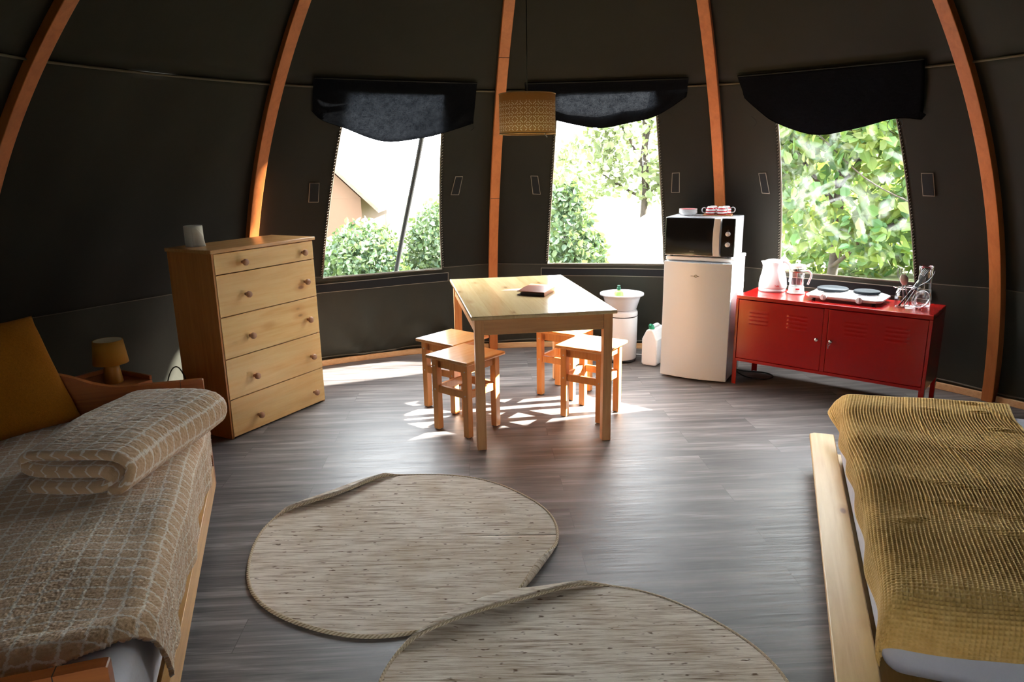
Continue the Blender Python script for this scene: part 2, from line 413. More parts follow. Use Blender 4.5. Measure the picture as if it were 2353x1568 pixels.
def fleece_mat(name, base, line, cell):
    n = N(name)
    v = n.coord('UV'); nz = n.noise(v, 60, 3, 0.7); nz2 = n.noise(v, 190, 2, 0.8)
    sp = n.n('ShaderNodeSeparateXYZ'); n.l(v, sp.inputs[0])
    wob = n.math('MULTIPLY', n.math('SUBTRACT', nz, 0.5), 0.50)
    d = []
    for i, cl in ((0, cell[0]), (1, cell[1])):
        fr = n.math('FRACT', n.math('ADD', n.math('DIVIDE', sp.outputs[i], cl), wob))
        d.append(n.math('ABSOLUTE', n.math('SUBTRACT', fr, 0.5)))
    m = n.math('MINIMUM', d[0], d[1])
    f = n.math('ADD', n.mapr(m, 0.0, 0.15, 1.0, 0.0), n.math('MULTIPLY', n.math('SUBTRACT', nz2, 0.5), 0.6))
    fine = n.noise(v, 520, 2, 0.8)
    col = n.mix(n.mapr(f, 0.1, 0.9, 0, 1), base, line)
    col = n.mix(n.mapr(fine, 0.35, 0.65, 0.28, 0.0), col, tuple(c * 0.5 for c in base[:3]))
    hgt = n.math('ADD', n.math('MULTIPLY', n.mapr(m, 0.0, 0.25, 0.0, 1.0), 0.5), n.math('ADD', n.math('MULTIPLY', nz2, 0.8), n.math('MULTIPLY', fine, 0.6)))
    return n.bsdf(col, 1.0, n.bump(hgt, 0.4, 0.003), Specular_IOR_Level=0.1, Sheen_Weight=0.8, Sheen_Roughness=0.4, Sheen_Tint=(1.0, 0.93, 0.85, 1))
M_fleece = fleece_mat('beige_fleece', srgb(216, 178, 138), srgb(246, 235, 220), (0.050, 0.047))
M_waffle = N('mustard_waffle'); M_waffle = M_waffle.bsdf(M_waffle.ramp(M_waffle.noise(M_waffle.coord('UV'), 30, 4, 0.7), [(0.3, srgb(214, 170, 96)), (0.7, srgb(238, 198, 124))]), 0.95, M_waffle.bump(M_waffle.noise(M_waffle.coord('UV'), 500, 2), 0.3, 0.002), Specular_IOR_Level=0.15, Sheen_Weight=0.5, Sheen_Roughness=0.45, Sheen_Tint=(1.0, 0.88, 0.6, 1))
M_cushion = N('mustard_cushion'); _v = M_cushion.coord('Object'); M_cushion = M_cushion.bsdf(M_cushion.ramp(M_cushion.noise(_v, 120, 4, 0.8), [(0.3, srgb(126, 74, 12)), (0.7, srgb(146, 90, 18))]), 0.95, M_cushion.bump(M_cushion.noise(_v, 350, 2), 0.3, 0.003), Specular_IOR_Level=0.1)

def rug_mat():
    n = N('jute_weave')
    v = n.coord('Object', (4, 70, 1)); v2 = n.coord('Object', (9, 160, 1)); vo = n.coord('Object')
    a = n.noise(v, 1.0, 4, 0.65, 0.2); b = n.noise(v2, 1.0, 3, 0.7); c = n.noise(vo, 3.0, 4, 0.6)
    f = n.math('ADD', n.math('MULTIPLY', a, 0.6), n.math('MULTIPLY', b, 0.4))
    col = n.ramp(f, [(0.32, srgb(112, 92, 74)), (0.42, srgb(188, 171, 152)), (0.53, srgb(230, 219, 204)), (0.7, srgb(245, 238, 226))])
    col = n.mix(n.mapr(c, 0.4, 0.7, 0.0, 0.4), col, srgb(178, 152, 118))
    flecks = n.noise(n.coord('Object', (22, 60, 1)), 1.0, 2, 0.5)
    col = n.mix(n.mapr(flecks, 0.64, 0.72, 0.0, 0.85), col, srgb(96, 70, 48))
    wave = n.n('ShaderNodeTexWave', wave_type='BANDS', bands_direction='Y'); n.l(vo, wave.inputs['Vector']); wave.inputs['Scale'].default_value = 90; wave.inputs['Distortion'].default_value = 1.5; wave.inputs['Detail Scale'].default_value = 3
    return n.bsdf(col, 0.95, n.bump(n.math('ADD', wave.outputs['Fac'], f), 0.25, 0.003), Specular_IOR_Level=0.1)
M_rug = rug_mat()
M_rugedge = N('jute_braid'); _v = M_rugedge.coord('UV'); _w = M_rugedge.n('ShaderNodeTexWave', wave_type='BANDS', bands_direction='DIAGONAL'); M_rugedge.l(_v, _w.inputs['Vector']); _w.inputs['Scale'].default_value = 40; _w.inputs['Distortion'].default_value = 0.5
M_rugedge = M_rugedge.bsdf(M_rugedge.ramp(_w.outputs['Fac'], [(0.2, srgb(190, 168, 136)), (0.6, srgb(232, 216, 188))]), 0.95, M_rugedge.bump(_w.outputs['Fac'], 0.6, 0.004), Specular_IOR_Level=0.1)

def leaf_mat(name, c1, c2, tr):
    n = N(name); g = n.n('ShaderNodeNewGeometry')
    col = n.ramp(g.outputs['Random Per Island'], [(0.0, c1), (1.0, c2)])
    a = n.n('ShaderNodeBsdfPrincipled'); n.l(col, a.inputs['Base Color']); a.inputs['Roughness'].default_value = 0.45
    b = n.n('ShaderNodeBsdfTranslucent'); n.l(n.mix(0.5, col, (0.15, 0.20, 0.02, 1)), b.inputs[0])
    m = n.n('ShaderNodeMixShader'); m.inputs[0].default_value = tr; n.l(a.outputs[0], m.inputs[1]); n.l(b.outputs[0], m.inputs[2]); n.l(m.outputs[0], n.out.inputs[0])
    return n.m
M_leaf_bush = leaf_mat('hedge_leaves', (0.036, 0.078, 0.044, 1), (0.115, 0.160, 0.078, 1), 0.3)
M_leaf_tree = leaf_mat('maple_leaves', (0.045, 0.130, 0.045, 1), (0.165, 0.215, 0.045, 1), 0.42)
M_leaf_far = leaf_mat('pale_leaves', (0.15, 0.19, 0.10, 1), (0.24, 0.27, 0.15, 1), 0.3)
M_bark = N('bark'); M_bark = M_bark.bsdf(M_bark.ramp(M_bark.noise(M_bark.coord('Object', (6, 6, 1)), 3, 4), [(0.3, (0.018, 0.013, 0.010, 1)), (0.7, (0.06, 0.045, 0.034, 1))]), 0.9)
M_grass = N('grass'); M_grass = M_grass.bsdf(M_grass.ramp(M_grass.noise(M_grass.coord('Object'), 6, 5, 0.7), [(0.3, (0.05, 0.08, 0.022, 1)), (0.7, (0.15, 0.16, 0.06, 1))]), 0.95)
M_cabin = N('cabin_boards'); M_cabin = M_cabin.bsdf(M_cabin.ramp(M_cabin.noise(M_cabin.coord('Object', (1.2, 1.2, 0.3)), 1.5, 2), [(0.3, srgb(84, 60, 46)), (0.7, srgb(92, 67, 52))]), 0.8)
M_roof = N('cabin_roof'); M_roof = M_roof.bsdf(M_roof.ramp(M_roof.noise(M_roof.coord('Object', (1, 8, 1)), 5, 3), [(0.3, srgb(84, 66, 55)), (0.7, srgb(108, 88, 76))]), 0.8)
M_bell = plain('white_tent_cloth', srgb(240, 238, 230), 0.9)
M_gtent = plain('grey_tent_cloth', srgb(170, 168, 176), 0.9)

# ------------------------------------------------------------------ the tent: measured profile
CX, CY = 0.2667, 2.5988
A0, DA = 1.7036, 0.5712
PV = [3.2583, -0.0068, -0.1935, 0.0096, -0.0079]
OFF = {-2: -0.0117, -1: 0.0199, 0: -0.0033, 1: -0.0011, 2: -0.0039}
def prof(z): return sum(c * z ** i for i, c in enumerate(PV))
def raz(k): return A0 - k * DA + OFF.get(k, 0.0)
Z_TOP = 3.40
REAR = {3, 4, 5, 6, -3, -4, -5}
def wall_r(k, t, z, off=0.07):
    d = raz(k) - raz(k + 1)
    ch = math.cos(d / 2) / math.cos((t - 0.5) * d)
    b = 0.7 * min(max(z / 0.5, 0), 1)
    return (prof(z) + off) * (1 - b * (1 - ch))
def W(k, t, z, off=0.07):
    a = raz(k) * (1 - t) + raz(k + 1) * t
    r = wall_r(k, t, z, off)
    return (CX + r * math.cos(a), CY + r * math.sin(a), z)
def Warr(k, T, Z, off):
    P = np.zeros(T.shape + (3,))
    for i in np.ndindex(T.shape): P[i] = W(k, T[i], Z[i], off[i] if isinstance(off, np.ndarray) else off)
    return P

# floor
bm_ = MB(); bm_.lathe([(0, -0.06), (3.36, -0.06), (3.36, 0.0), (0, 0.0)], 96, smooth=False)
floor = bm_.build('floor', M_floor, loc=(CX, CY, 0)); struct(floor)

WIN = {-1: dict(z0=0.716, z1=1.98, tl=(0.274, 0.307), tr=(0.777, 0.736)),
        0: dict(z0=0.735, z1=1.985, tl=(0.244, 0.275), tr=(0.763, 0.736)),
        1: dict(z0=0.722, z1=1.98, tl=(0.243, 0.268), tr=(0.742, 0.722))}
Z_SEAM = 2.005
def fold_off(k, t, z):
    """slight sag and puckers of the cloth (metres, outwards)"""
    o = 0.006 * math.sin(9 * t + 3 * z + k) + 0.004 * math.sin(21 * t - 5 * z + 2 * k)
    if z < 0.66:
        for (kk, tc) in ((-1, 0.52), (-1, 0.86), (0, 0.15), (0, 0.6), (1, 0.45)):
            if kk == k:
                dx = (t - tc) * 1.8; r = math.hypot(dx, z); an = math.atan2(z, dx)
                o += (0.030 if k == -1 else 0.018) * math.sin(an * 9 + kk) * math.exp(-((r - 0.25) / 0.22) ** 2) * math.sin(PI * min(max(t, 0), 1))
    return o * min(1, 6 * t * (1 - t) + 0.0)
def bay_mesh(name, k, z_lo, z_hi, rear=False):
    wn = WIN.get(k)
    nz = 60
    zs = sorted(set([round(z_lo + (z_hi - z_lo) * i / nz, 4) for i in range(nz + 1)] + ([wn['z0'], wn['z1']] if wn else [])))
    nL, nM, nR = 14, 14, 14
    P = np.zeros((len(zs), nL + nM + nR + 1, 3)); keep = np.ones((len(zs) - 1, nL + nM + nR), bool)
    for i, z in enumerate(zs):
        if wn:
            q = min(max((z - wn['z0']) / (wn['z1'] - wn['z0']), 0), 1)
            tl = wn['tl'][0] * (1 - q) + wn['tl'][1] * q; tr = wn['tr'][0] * (1 - q) + wn['tr'][1] * q
        else: tl, tr = 1 / 3, 2 / 3
        ts = list(np.linspace(0, tl, nL + 1)) + list(np.linspace(tl, tr, nM + 1))[1:] + list(np.linspace(tr, 1, nR + 1))[1:]
        for j, t in enumerate(ts): P[i, j] = W(k, t, z, 0.07 + fold_off(k, t, z))
        if wn and i < len(zs) - 1 and wn['z0'] - 1e-6 <= z < wn['z1'] - 1e-6: keep[i, nL:nL + nM] = False
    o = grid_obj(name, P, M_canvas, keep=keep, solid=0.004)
    return struct(o)
BAYS = {-3: 'wall_left', -2: 'wall_left_middle', -1: 'wall_back_left', 0: 'wall_back', 1: 'wall_back_right', 2: 'wall_right'}
walls = {k: bay_mesh(nm, k, -0.02, Z_SEAM) for k, nm in BAYS.items()}
# the walls behind the photographer: upright to head height around the entrance
def rear_wall():
    a0, a1 = raz(3), raz(-3) - 2 * PI
    na = 200; zs = np.linspace(-0.02, Z_SEAM, 30); P = np.zeros((len(zs), na + 1, 3))
    for i, z in enumerate(zs):
        for j in range(na + 1):
            u = j / na; a = a0 + (a1 - a0) * u
            e = min(1, min(u, 1 - u) * 6); e = e * e * (3 - 2 * e)
            r = (prof(z) + 0.07) * (1 - e) + 3.36 * e
            P[i, j] = (CX + r * math.cos(a), CY + r * math.sin(a), z)
    # unseen gap behind the photographer, like an open entrance, added to light near furniture
    ad = math.atan2(0 - CY, -0.25 - CX) % (2 * PI); keep = np.ones((len(zs) - 1, na), bool)
    for j in range(na):
        a = (a0 + (a1 - a0) * (j + 0.5) / na) % (2 * PI)
        if abs(a - ad) < 0.035: keep[1:28, j] = False
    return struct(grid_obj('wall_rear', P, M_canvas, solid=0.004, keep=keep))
rear_wall()
def ceiling():
    zs = list(np.linspace(Z_SEAM, 3.0, 14)) + [3.15, 3.3, 3.42, 3.5]
    cols = []
    for k in range(-3, 3):
        for t in np.linspace(0, 1, 9)[:-1]: cols.append((k, t))
    cols.append((2, 1.0))
    na = 60; a0, a1 = raz(3), raz(-3) - 2 * PI
    P = np.zeros((len(zs) + 1, len(cols) + na, 3))
    for i, z in enumerate(zs):
        for j, (k, t) in enumerate(cols): P[i, j] = W(k, t, z)
        for j in range(1, na + 1):
            u = j / na; a = a0 + (a1 - a0) * u
            e = min(1, min(u, 1 - u) * 6); e = e * e * (3 - 2 * e) * max(0, 1 - (z - Z_SEAM) / 1.0)
            r = (prof(z) + 0.07) * (1 - e) + max(3.36 - 0.9 * (z - Z_SEAM), prof(z)) * e
            P[i, len(cols) - 1 + j] = (CX + max(r, 0.02) * math.cos(a), CY + max(r, 0.02) * math.sin(a), z)
    P[-1, :] = (CX, CY, 3.52)
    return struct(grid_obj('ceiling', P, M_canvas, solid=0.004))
ceiling()

# seams, hems (parts of the walls)
for k in BAYS:
    m = MB(); m.tube([W(k, t, 2.0 - 0.004 * math.sin(PI * t), 0.058) for t in np.linspace(0.0, 1.0, 25)], 0.007, 6)
    m.build('seam', M_seam, walls[k])
    m = MB(); m.tube([W(k, t, 0.738 - 0.014 * math.sin(PI * t) * (1 if k in WIN else 0), 0.062 + fold_off(k, t, 0.738)) for t in np.linspace(0.0, 1.0, 31)], 0.0028, 5)
    m.build('seam', M_seam, walls[k])
    m = MB(); m.tube([W(k, t, 0.055 + 0.012 * abs(math.sin(2 * PI * t)), 0.060 + fold_off(k, t, 0.055)) for t in np.linspace(0.0, 1.0, 41)], 0.011, 6, flat=0.5)
    m.build('hem', M_seam, walls[k])

def patch(k, pts, border, off, wall, name, M2=(M_thread, M_velcro)):
    """quad velcro piece sewn on the canvas: pts = (t,z) corners, going round"""
    c = (sum(p[0] for p in pts) / 4, sum(p[1] for p in pts) / 4)
    def shrink(p, d):
        ex = (p[0] - c[0]) * 1.75; ez = p[1] - c[1]
        return (p[0] - math.copysign(d / 1.75, ex), p[1] - math.copysign(d, ez))
    def quad(m, q, o0, o1, mi):
        n = 12
        top = [(q[0][0] + (q[1][0] - q[0][0]) * i / n, q[0][1] + (q[1][1] - q[0][1]) * i / n) for i in range(n + 1)]
        bot = [(q[3][0] + (q[2][0] - q[3][0]) * i / n, q[3][1] + (q[2][1] - q[3][1]) * i / n) for i in range(n + 1)]
        vs = []
        for o in (o0, o1):
            for r in (top, bot): vs += [W(k, t, z, o + fold_off(k, t, z)) for t, z in r]
        N1 = n + 1; fs = []
        for i in range(n):
            a, b, cc, d = i, i + 1, N1 + i + 1, N1 + i
            fs += [(a, b, cc, d), (2 * N1 + d, 2 * N1 + cc, 2 * N1 + b, 2 * N1 + a), (a, 2 * N1 + a, 2 * N1 + b, b), (d, cc, 2 * N1 + cc, 2 * N1 + d)]
        fs += [(0, N1, 3 * N1, 2 * N1), (n, 2 * N1 + n, 3 * N1 + n, N1 + n)]
        m.add(vs, fs, mi)
    m = MB(); quad(m, pts, off, off + 0.004, 0)
    b = m.build(name, M2[0], wall)
    m = MB(); quad(m, [shrink(p, border) for p in pts], off - 0.003, off, 0)
    m.build('stitched_edge' if False else 'velcro_face', M2[1], b)
    return b
def lrp(a, b, q): return a + (b - a) * q
for k, ps in {-1: [[(0.201, 1.420), (0.240, 1.418), (0.243, 1.283), (0.204, 1.285)], [(0.822, 1.440), (0.855, 1.440), (0.842, 1.302), (0.806, 1.304)]],
               0: [[(0.160, 1.436), (0.194, 1.434), (0.208, 1.294), (0.172, 1.297)], [(0.800, 1.444), (0.833, 1.446), (0.831, 1.300), (0.795, 1.300)]],
               1: [[(0.166, 1.438), (0.197, 1.440), (0.208, 1.294), (0.176, 1.297)], [(0.783, 1.436), (0.822, 1.436), (0.820, 1.296), (0.781, 1.297)]]}.items():
    for p in ps: patch(k, p, 0.0042, 0.060, walls[k], 'velcro_patch')
for k, p in {-1: [(0.20, 0.672), (0.805, 0.689), (0.805, 0.615), (0.20, 0.602)],
             0: [(0.215, 0.702), (0.80, 0.698), (0.80, 0.630), (0.215, 0.636)],
             1: [(0.20, 0.690), (0.80, 0.690), (0.80, 0.618), (0.20, 0.618)]}.items():
    patch(k, p, 0.0045, 0.052, walls[k], 'velcro_strip')

# windows: clear film pane with a bound edge
for k, num in ((-1, 1), (0, 2), (1, 3)):
    wn = WIN[k]
    T = np.zeros((40, 24)); Z = np.zeros((40, 24)); OFs = np.zeros((40, 24))
    for i in range(40):
        q = i / 39; z = lrp(wn['z0'], wn['z1'], q)
        for j in range(24):
            u = j / 23; T[i, j] = lrp(lrp(wn['tl'][0], wn['tl'][1], q), lrp(wn['tr'][0], wn['tr'][1], q), u); Z[i, j] = z
            OFs[i, j] = 0.072 + fold_off(k, T[i, j], z) + (0.010 * math.sin(5 * u + 7 * q) * math.sin(PI * u) * math.sin(PI * q) if k == 1 else 0)
    p = struct(grid_obj('window_%d' % num, Warr(k, T, Z, OFs), M_pane_cr if k == 1 else M_pane))
    loop = []
    for q in np.linspace(0, 1, 30): loop.append((lrp(wn['tl'][0], wn['tl'][1], q), lrp(wn['z0'], wn['z1'], q)))
    for u in np.linspace(0, 1, 14)[1:-1]: loop.append((lrp(wn['tl'][1], wn['tr'][1], u), wn['z1']))
    for q in np.linspace(1, 0, 30): loop.append((lrp(wn['tr'][0], wn['tr'][1], q), lrp(wn['z0'], wn['z1'], q)))
    for u in np.linspace(1, 0, 14)[1:-1]: loop.append((lrp(wn['tl'][0], wn['tr'][0], u), wn['z0'] - 0.0))
    m = MB(); m.tube([W(k, t, z, 0.064 + fold_off(k, t, z)) for t, z in loop], 0.006, 6, closed=True)
    m.build('window_frame', M_seam, p)
    m = MB()
    for side in ('tl', 'tr'):
        s = -1 if side == 'tl' else 1
        for q in np.linspace(0.02, 0.97, 62):
            t = lrp(wn[side][0], wn[side][1], q) + s * 0.006; z = lrp(wn['z0'], wn['z1'], q)
            a = Vector(W(k, t - 0.0022, z - 0.004, 0.054 + fold_off(k, t, z))); b = Vector(W(k, t + 0.0022, z + 0.004, 0.054 + fold_off(k, t, z)))
            m.tube([a, b], 0.0016, 4)
    tag(m.build('stitching', M_thread, p), kind='stuff')

# baseboards
def baseboard(name, k):
    T = np.linspace(0.02, 0.98, 25); sec = [(3.290, 0.0), (3.290, 0.044), (3.318, 0.044), (3.318, 0.0)]
    vs = []; fs = []
    for t in T:
        a = raz(k) * (1 - t) + raz(k + 1) * t
        vs += [(CX + r * math.cos(a), CY + r * math.sin(a), z) for r, z in sec]
    for i in range(len(T) - 1):
        for j in range(4): fs.append((4 * i + j, 4 * i + (j + 1) % 4, 4 * i + 4 + (j + 1) % 4, 4 * i + 4 + j))
    fs += [(0, 1, 2, 3), (len(vs) - 4, len(vs) - 1, len(vs) - 2, len(vs) - 3)]
    m = MB(); m.add(vs, fs); return struct(m.build(name, M_base, bevel=0.003))
for k, nm in BAYS.items(): baseboard(nm.replace('wall', 'baseboard'), k)

# ribs: bent timber, inner face follows the measured profile
RIB_LAB = {-2: 'trim_1', -1: 'trim_2', 0: 'trim_3', 1: 'trim_4', 2: 'trim_5'}
def rib(k):
    a = raz(k); rad = Vector((math.cos(a), math.sin(a), 0)); tan = Vector((-math.sin(a), math.cos(a), 0))
    hw = 0.034; dep = 0.066
    zs = np.linspace(0.0, 3.38, 70); vs = []; fs = []
    for z in zs:
        r = prof(z); dr = (prof(z + 0.01) - prof(z - 0.01)) / 0.02
        nrm = Vector((1, 0, -dr)).normalized()
        for (s, d) in ((-1, 0), (1, 0), (1, dep), (-1, dep)):
            rr = r + nrm.x * d * 1.0; zz = z + nrm.z * d
            if z < 0.02: zz = z
            p = Vector((CX, CY, 0)) + rad * max(rr, 0.03) + tan * (hw * s); vs.append((p.x, p.y, zz))
    n = len(zs)
    for i in range(n - 1):
        for j in range(4): fs.append((4 * i + j, 4 * i + (j + 1) % 4, 4 * i + 4 + (j + 1) % 4, 4 * i + 4 + j))
    fs += [(0, 1, 2, 3), (4 * n - 4, 4 * n - 1, 4 * n - 2, 4 * n - 3)]
    m = MB(); m.add(vs, fs); o = struct(m.build(RIB_LAB[k], M_rib, bevel=0.004))
    for zj in ([2.18, 1.27] if k == 0 else []):
        m = MB(); r = prof(zj); p = Vector((CX, CY, zj)) + rad * (r - 0.0006)
        A = [p + tan * (-hw) , p + tan * hw]
        m.tube([A[0], A[1]], 0.0022, 5); m.build('joint', M_dleather, o)
    return o
for k in RIB_LAB: rib(k)

# ------------------------------------------------------------------ blinds
BL = {-1: dict(tt=(0.140, 0.885), zt=2.038, prof=[(0.165, 1.86), (0.205, 1.812), (0.299, 1.764), (0.476, 1.682), (0.649, 1.704), (0.76, 1.742), (0.885, 1.80)], sag=0.05, label='black rolled cloth blind over the left window beside the rib with the lampshade'),
      0: dict(tt=(0.112, 0.893), zt=2.036, prof=[(0.125, 1.93), (0.18, 1.85), (0.264, 1.812), (0.46, 1.757), (0.60, 1.78), (0.742, 1.825), (0.878, 1.935)], sag=0.04, label='black rolled cloth blind over the middle window right of the lampshade'),
      1: dict(tt=(0.115, 0.873), zt=2.030, prof=[(0.135, 1.912), (0.18, 1.85), (0.262, 1.757), (0.411, 1.676), (0.55, 1.69), (0.729, 1.746), (0.815, 1.735)], sag=0.05, label='black rolled cloth blind over the right window above the hotplate')}
for k, b in BL.items():
    root = thing('window_blind', b['label'], 'blind', W(k, 0.5, b['zt'], 0.05), 0, 'rolled up window blinds')
    L = Vector(root.location)
    nu, nv = 56, 26
    P = np.zeros((nv, nu, 3)); P2 = np.zeros((14, nu, 3))
    xs = [p[0] for p in b['prof']]; zz = [p[1] for p in b['prof']]
    rr = random.Random(k + 5)
    sp = smooth_path([(x, z, 0) for x, z in b['prof']], 8); sx = [p[0] for p in sp]; sz = [p[1] for p in sp]
    for j in range(nu):
        u = j / (nu - 1)
        t_top = lrp(b['tt'][0], b['tt'][1], u)
        t_bot = lrp(xs[0], xs[-1], u); zb = float(np.interp(t_bot, sx, sz))
        env = math.sin(PI * u) ** 0.6 if 0 < u < 1 else 0
        for i in range(nv):
            v = i / (nv - 1)
            t = lrp(t_top, t_bot, v); z = lrp(b['zt'], zb, v)
            bul = b['sag'] * env * math.sin(PI * min(1, v * 0.62 + 0.0)) * v ** 0.8 + 0.006
            wr = 0.006 * math.sin(13 * u + 5 * v + k) * v + 0.005 * math.sin(29 * (u + 0.3 * v)) * v + 0.010 * v * math.sin(PI * v) * math.sin(7 * u - 3 * v)
            P[i, j] = Vector(W(k, t, z, 0.050 - bul - wr)) - L
        for i in range(14):   # the cloth turned back up behind itself
            v = i / 13; zbk = zb + v * (0.035 if k == -1 else 0.10) * (0.25 + 0.75 * env); t = lrp(t_bot, t_top, v * 0.3)
            base = b['sag'] * env * math.sin(PI * 0.62) + 0.006 + 0.006 * math.sin(13 * u + 5 + k) + 0.005 * math.sin(29 * (u + 0.3))
            P2[i, j] = Vector(W(k, t, zbk, 0.050 - base * (1 - v) * (1 - 0.5 * v) - 0.004 * (v == 0))) - L
    grid_obj('cloth', P, M_blind, root, solid=0.002 if k == 1 else 0)
    grid_obj('turned_up_hem', P2, M_blind, root, solid=0.002)
    m = MB(); m.tube([Vector(W(k, lrp(b['tt'][0], b['tt'][1], u), b['zt'] + 0.004, 0.040)) - L for u in np.linspace(0, 1, 20)], 0.005, 6)
    m.build('top_binding', M_velcro, root)
    ends = {1: [(0.725, 1.76, 0.10), (0.735, 1.75, 0.06), (0.16, 1.80, 0.07)], 0: [(0.75, 1.83, 0.06), (0.80, 1.84, 0.07)], -1: [(0.87, 1.80, 0.05)]}[k]
    for (t, z, ln) in ends:
        pts = [Vector(W(k, t + 0.018 * math.sin(3.1 * q) * (1 if ln < 0.09 else -1.6) , z - ln * q, 0.020 + 0.01 * math.sin(4 * q))) - L for q in np.linspace(0, 1, 9)]
        m = MB(); m.tube(pts, 0.0018, 5); m.build('tie_cord', M_velcro, root)

# ------------------------------------------------------------------ pendant lamp
def pendant():
    x, y, zb, zt, r = 0.0998, 4.0, 1.681, 1.884, 0.1505
    lamp = thing('pendant_lamp', 'drum pendant lamp with cut-out star pattern in a tan shade hanging over the table', 'lamp', (x, y, zb))
    n = N('perforated_shade')
    uv = n.coord('UV'); sp = n.n('ShaderNodeSeparateXYZ'); n.l(uv, sp.inputs[0])
    U, V = n.math('MULTIPLY', sp.outputs[0], 20.0), n.math('MULTIPLY', sp.outputs[1], 4.5)
    fu = n.math('ABSOLUTE', n.math('SUBTRACT', n.math('FRACT', U), 0.5)); fv = n.math('ABSOLUTE', n.math('SUBTRACT', n.math('FRACT', V), 0.5))
    s = n.math('ADD', fu, fv); dd = n.math('ABSOLUTE', n.math('SUBTRACT', fu, fv))
    # chevron slots radiating round each cell centre, leaving the lattice bars
    b1 = n.math('GREATER_THAN', n.math('SINE', n.math('MULTIPLY', s, 19.0)), 0.25)
    gap = n.math('MULTIPLY', n.math('GREATER_THAN', fu, 0.045), n.math('GREATER_THAN', fv, 0.045))
    gap2 = n.math('MULTIPLY', n.math('LESS_THAN', fu, 0.455), n.math('LESS_THAN', fv, 0.455))
    hole = n.math('MULTIPLY', n.math('MULTIPLY', b1, gap), gap2)
    vm = n.math('MULTIPLY', n.math('GREATER_THAN', sp.outputs[1], 0.06), n.math('LESS_THAN', sp.outputs[1], 0.80))
    hole = n.math('MULTIPLY', hole, vm)
    tan = n.bsdf(n.ramp(n.noise(n.coord('Object'), 300, 2), [(0.3, srgb(150, 104, 54)), (0.7, srgb(172, 124, 70))]), 0.75)
    tl = n.n('ShaderNodeBsdfTranslucent'); tl.inputs[0].default_value = srgb(206, 150, 84)
    m1 = n.n('ShaderNodeMixShader'); m1.inputs[0].default_value = 0.35; n.l(n.p.outputs[0], m1.inputs[1]); n.l(tl.outputs[0], m1.inputs[2])
    tr = n.n('ShaderNodeMixShader'); ld = n.n('ShaderNodeBsdfDiffuse'); ld.inputs[0].default_value = srgb(232, 214, 182); lt = n.n('ShaderNodeBsdfTranslucent'); lt.inputs[0].default_value = srgb(240, 222, 190); tr.inputs[0].default_value = 0.6; n.l(ld.outputs[0], tr.inputs[1]); n.l(lt.outputs[0], tr.inputs[2]); mx = n.n('ShaderNodeMixShader'); n.l(hole, mx.inputs[0]); n.l(m1.outputs[0], mx.inputs[1]); n.l(tr.outputs[0], mx.inputs[2]); n.l(mx.outputs[0], n.out.inputs[0])
    seg, nv = 96, 8; H = zt - zb
    P = np.zeros((seg + 1, nv + 1, 3)); uvs = np.zeros((seg + 1, nv + 1, 2))
    for i in range(seg + 1):
        a = 2 * PI * i / seg
        for j in range(nv + 1): P[i, j] = (r * math.cos(a), r * math.sin(a), H * j / nv); uvs[i, j] = (i / seg, j / nv)
    grid_obj('lamp_shade', P, n.m, lamp, uv=uvs)
    for z in (0.0, H):
        m = MB(); m.tube([(r * math.cos(a), r * math.sin(a), z) for a in np.linspace(0, 2 * PI, 97)[:-1]], 0.0028, 6, closed=True)
        m.build('shade_ring', plain('shade_trim', srgb(190, 146, 90), 0.7), lamp)
    m = MB()
    for q in range(3):
        a = q * 2 * PI / 3 + 0.5; m.tube([(0.02 * math.cos(a), 0.02 * math.sin(a), H - 0.045), (r * math.cos(a), r * math.sin(a), H - 0.004)], 0.0018, 5)
    m.build('spider', M_wcable, lamp)
    m = MB(); m.lathe([(0, H - 0.10), (0.018, H - 0.10), (0.021, H - 0.06), (0.018, H - 0.03), (0.006, H), (0, H)], 20); m.build('lamp_socket', M_wplast, lamp)
    m = MB(); m.lathe([(0, 0.028), (0.012, 0.03), (0.024, 0.046), (0.028, 0.065), (0.022, 0.088), (0.013, 0.104), (0, 0.104)], 20); m.build('bulb', M_glass, lamp)
    m = MB(); m.tube([(0.085, -0.10, 0.004), (0.10, -0.112, -0.022)], 0.0028, 6); m.build('pull_cord', M_wcable, lamp)
    top = 2.86 - zb
    m = MB(); m.tube([(0, 0, H - 0.002), (0, 0, 0.5), (0.001, 0, top)], 0.0026, 6); m.build('cord', M_cable, lamp)
pendant()

# ------------------------------------------------------------------ dining table
def table():
    w, d, h = 0.795, 1.289, 0.7545
    t = thing('dining_table', 'pine dining table with square legs and a knotty board top', 'table', (-0.212, 3.6223, 0), 0.1666)
    m = MB(); m.box(0, w, 0, d, h - 0.021, h); m.build('tabletop', M_table, t, bevel=0.006, seg=3)
    a, b = 0.02, 0.050
    for x in (a, w - a - b):
        for y in (a, d - a - b):
            m = MB(); m.box(x, x + b, y, y + b, 0.0, h - 0.0212); m.build('leg', M_tleg, t, bevel=0.003)
    z0, z1 = h - 0.108, h - 0.0214
    for (x0, x1, y0, y1) in ((a + b, w - a - b, a + 0.008, a + 0.03), (a + b, w - a - b, d - a - 0.03, d - a - 0.008), (a + 0.008, a + 0.03, a + b, d - a - b), (w - a - 0.03, w - a - 0.008, a + b, d - a - b)):
        m = MB(); m.box(x0, x1, y0, y1, z0, z1); m.build('apron', M_tapr, t, bevel=0.002)
table()

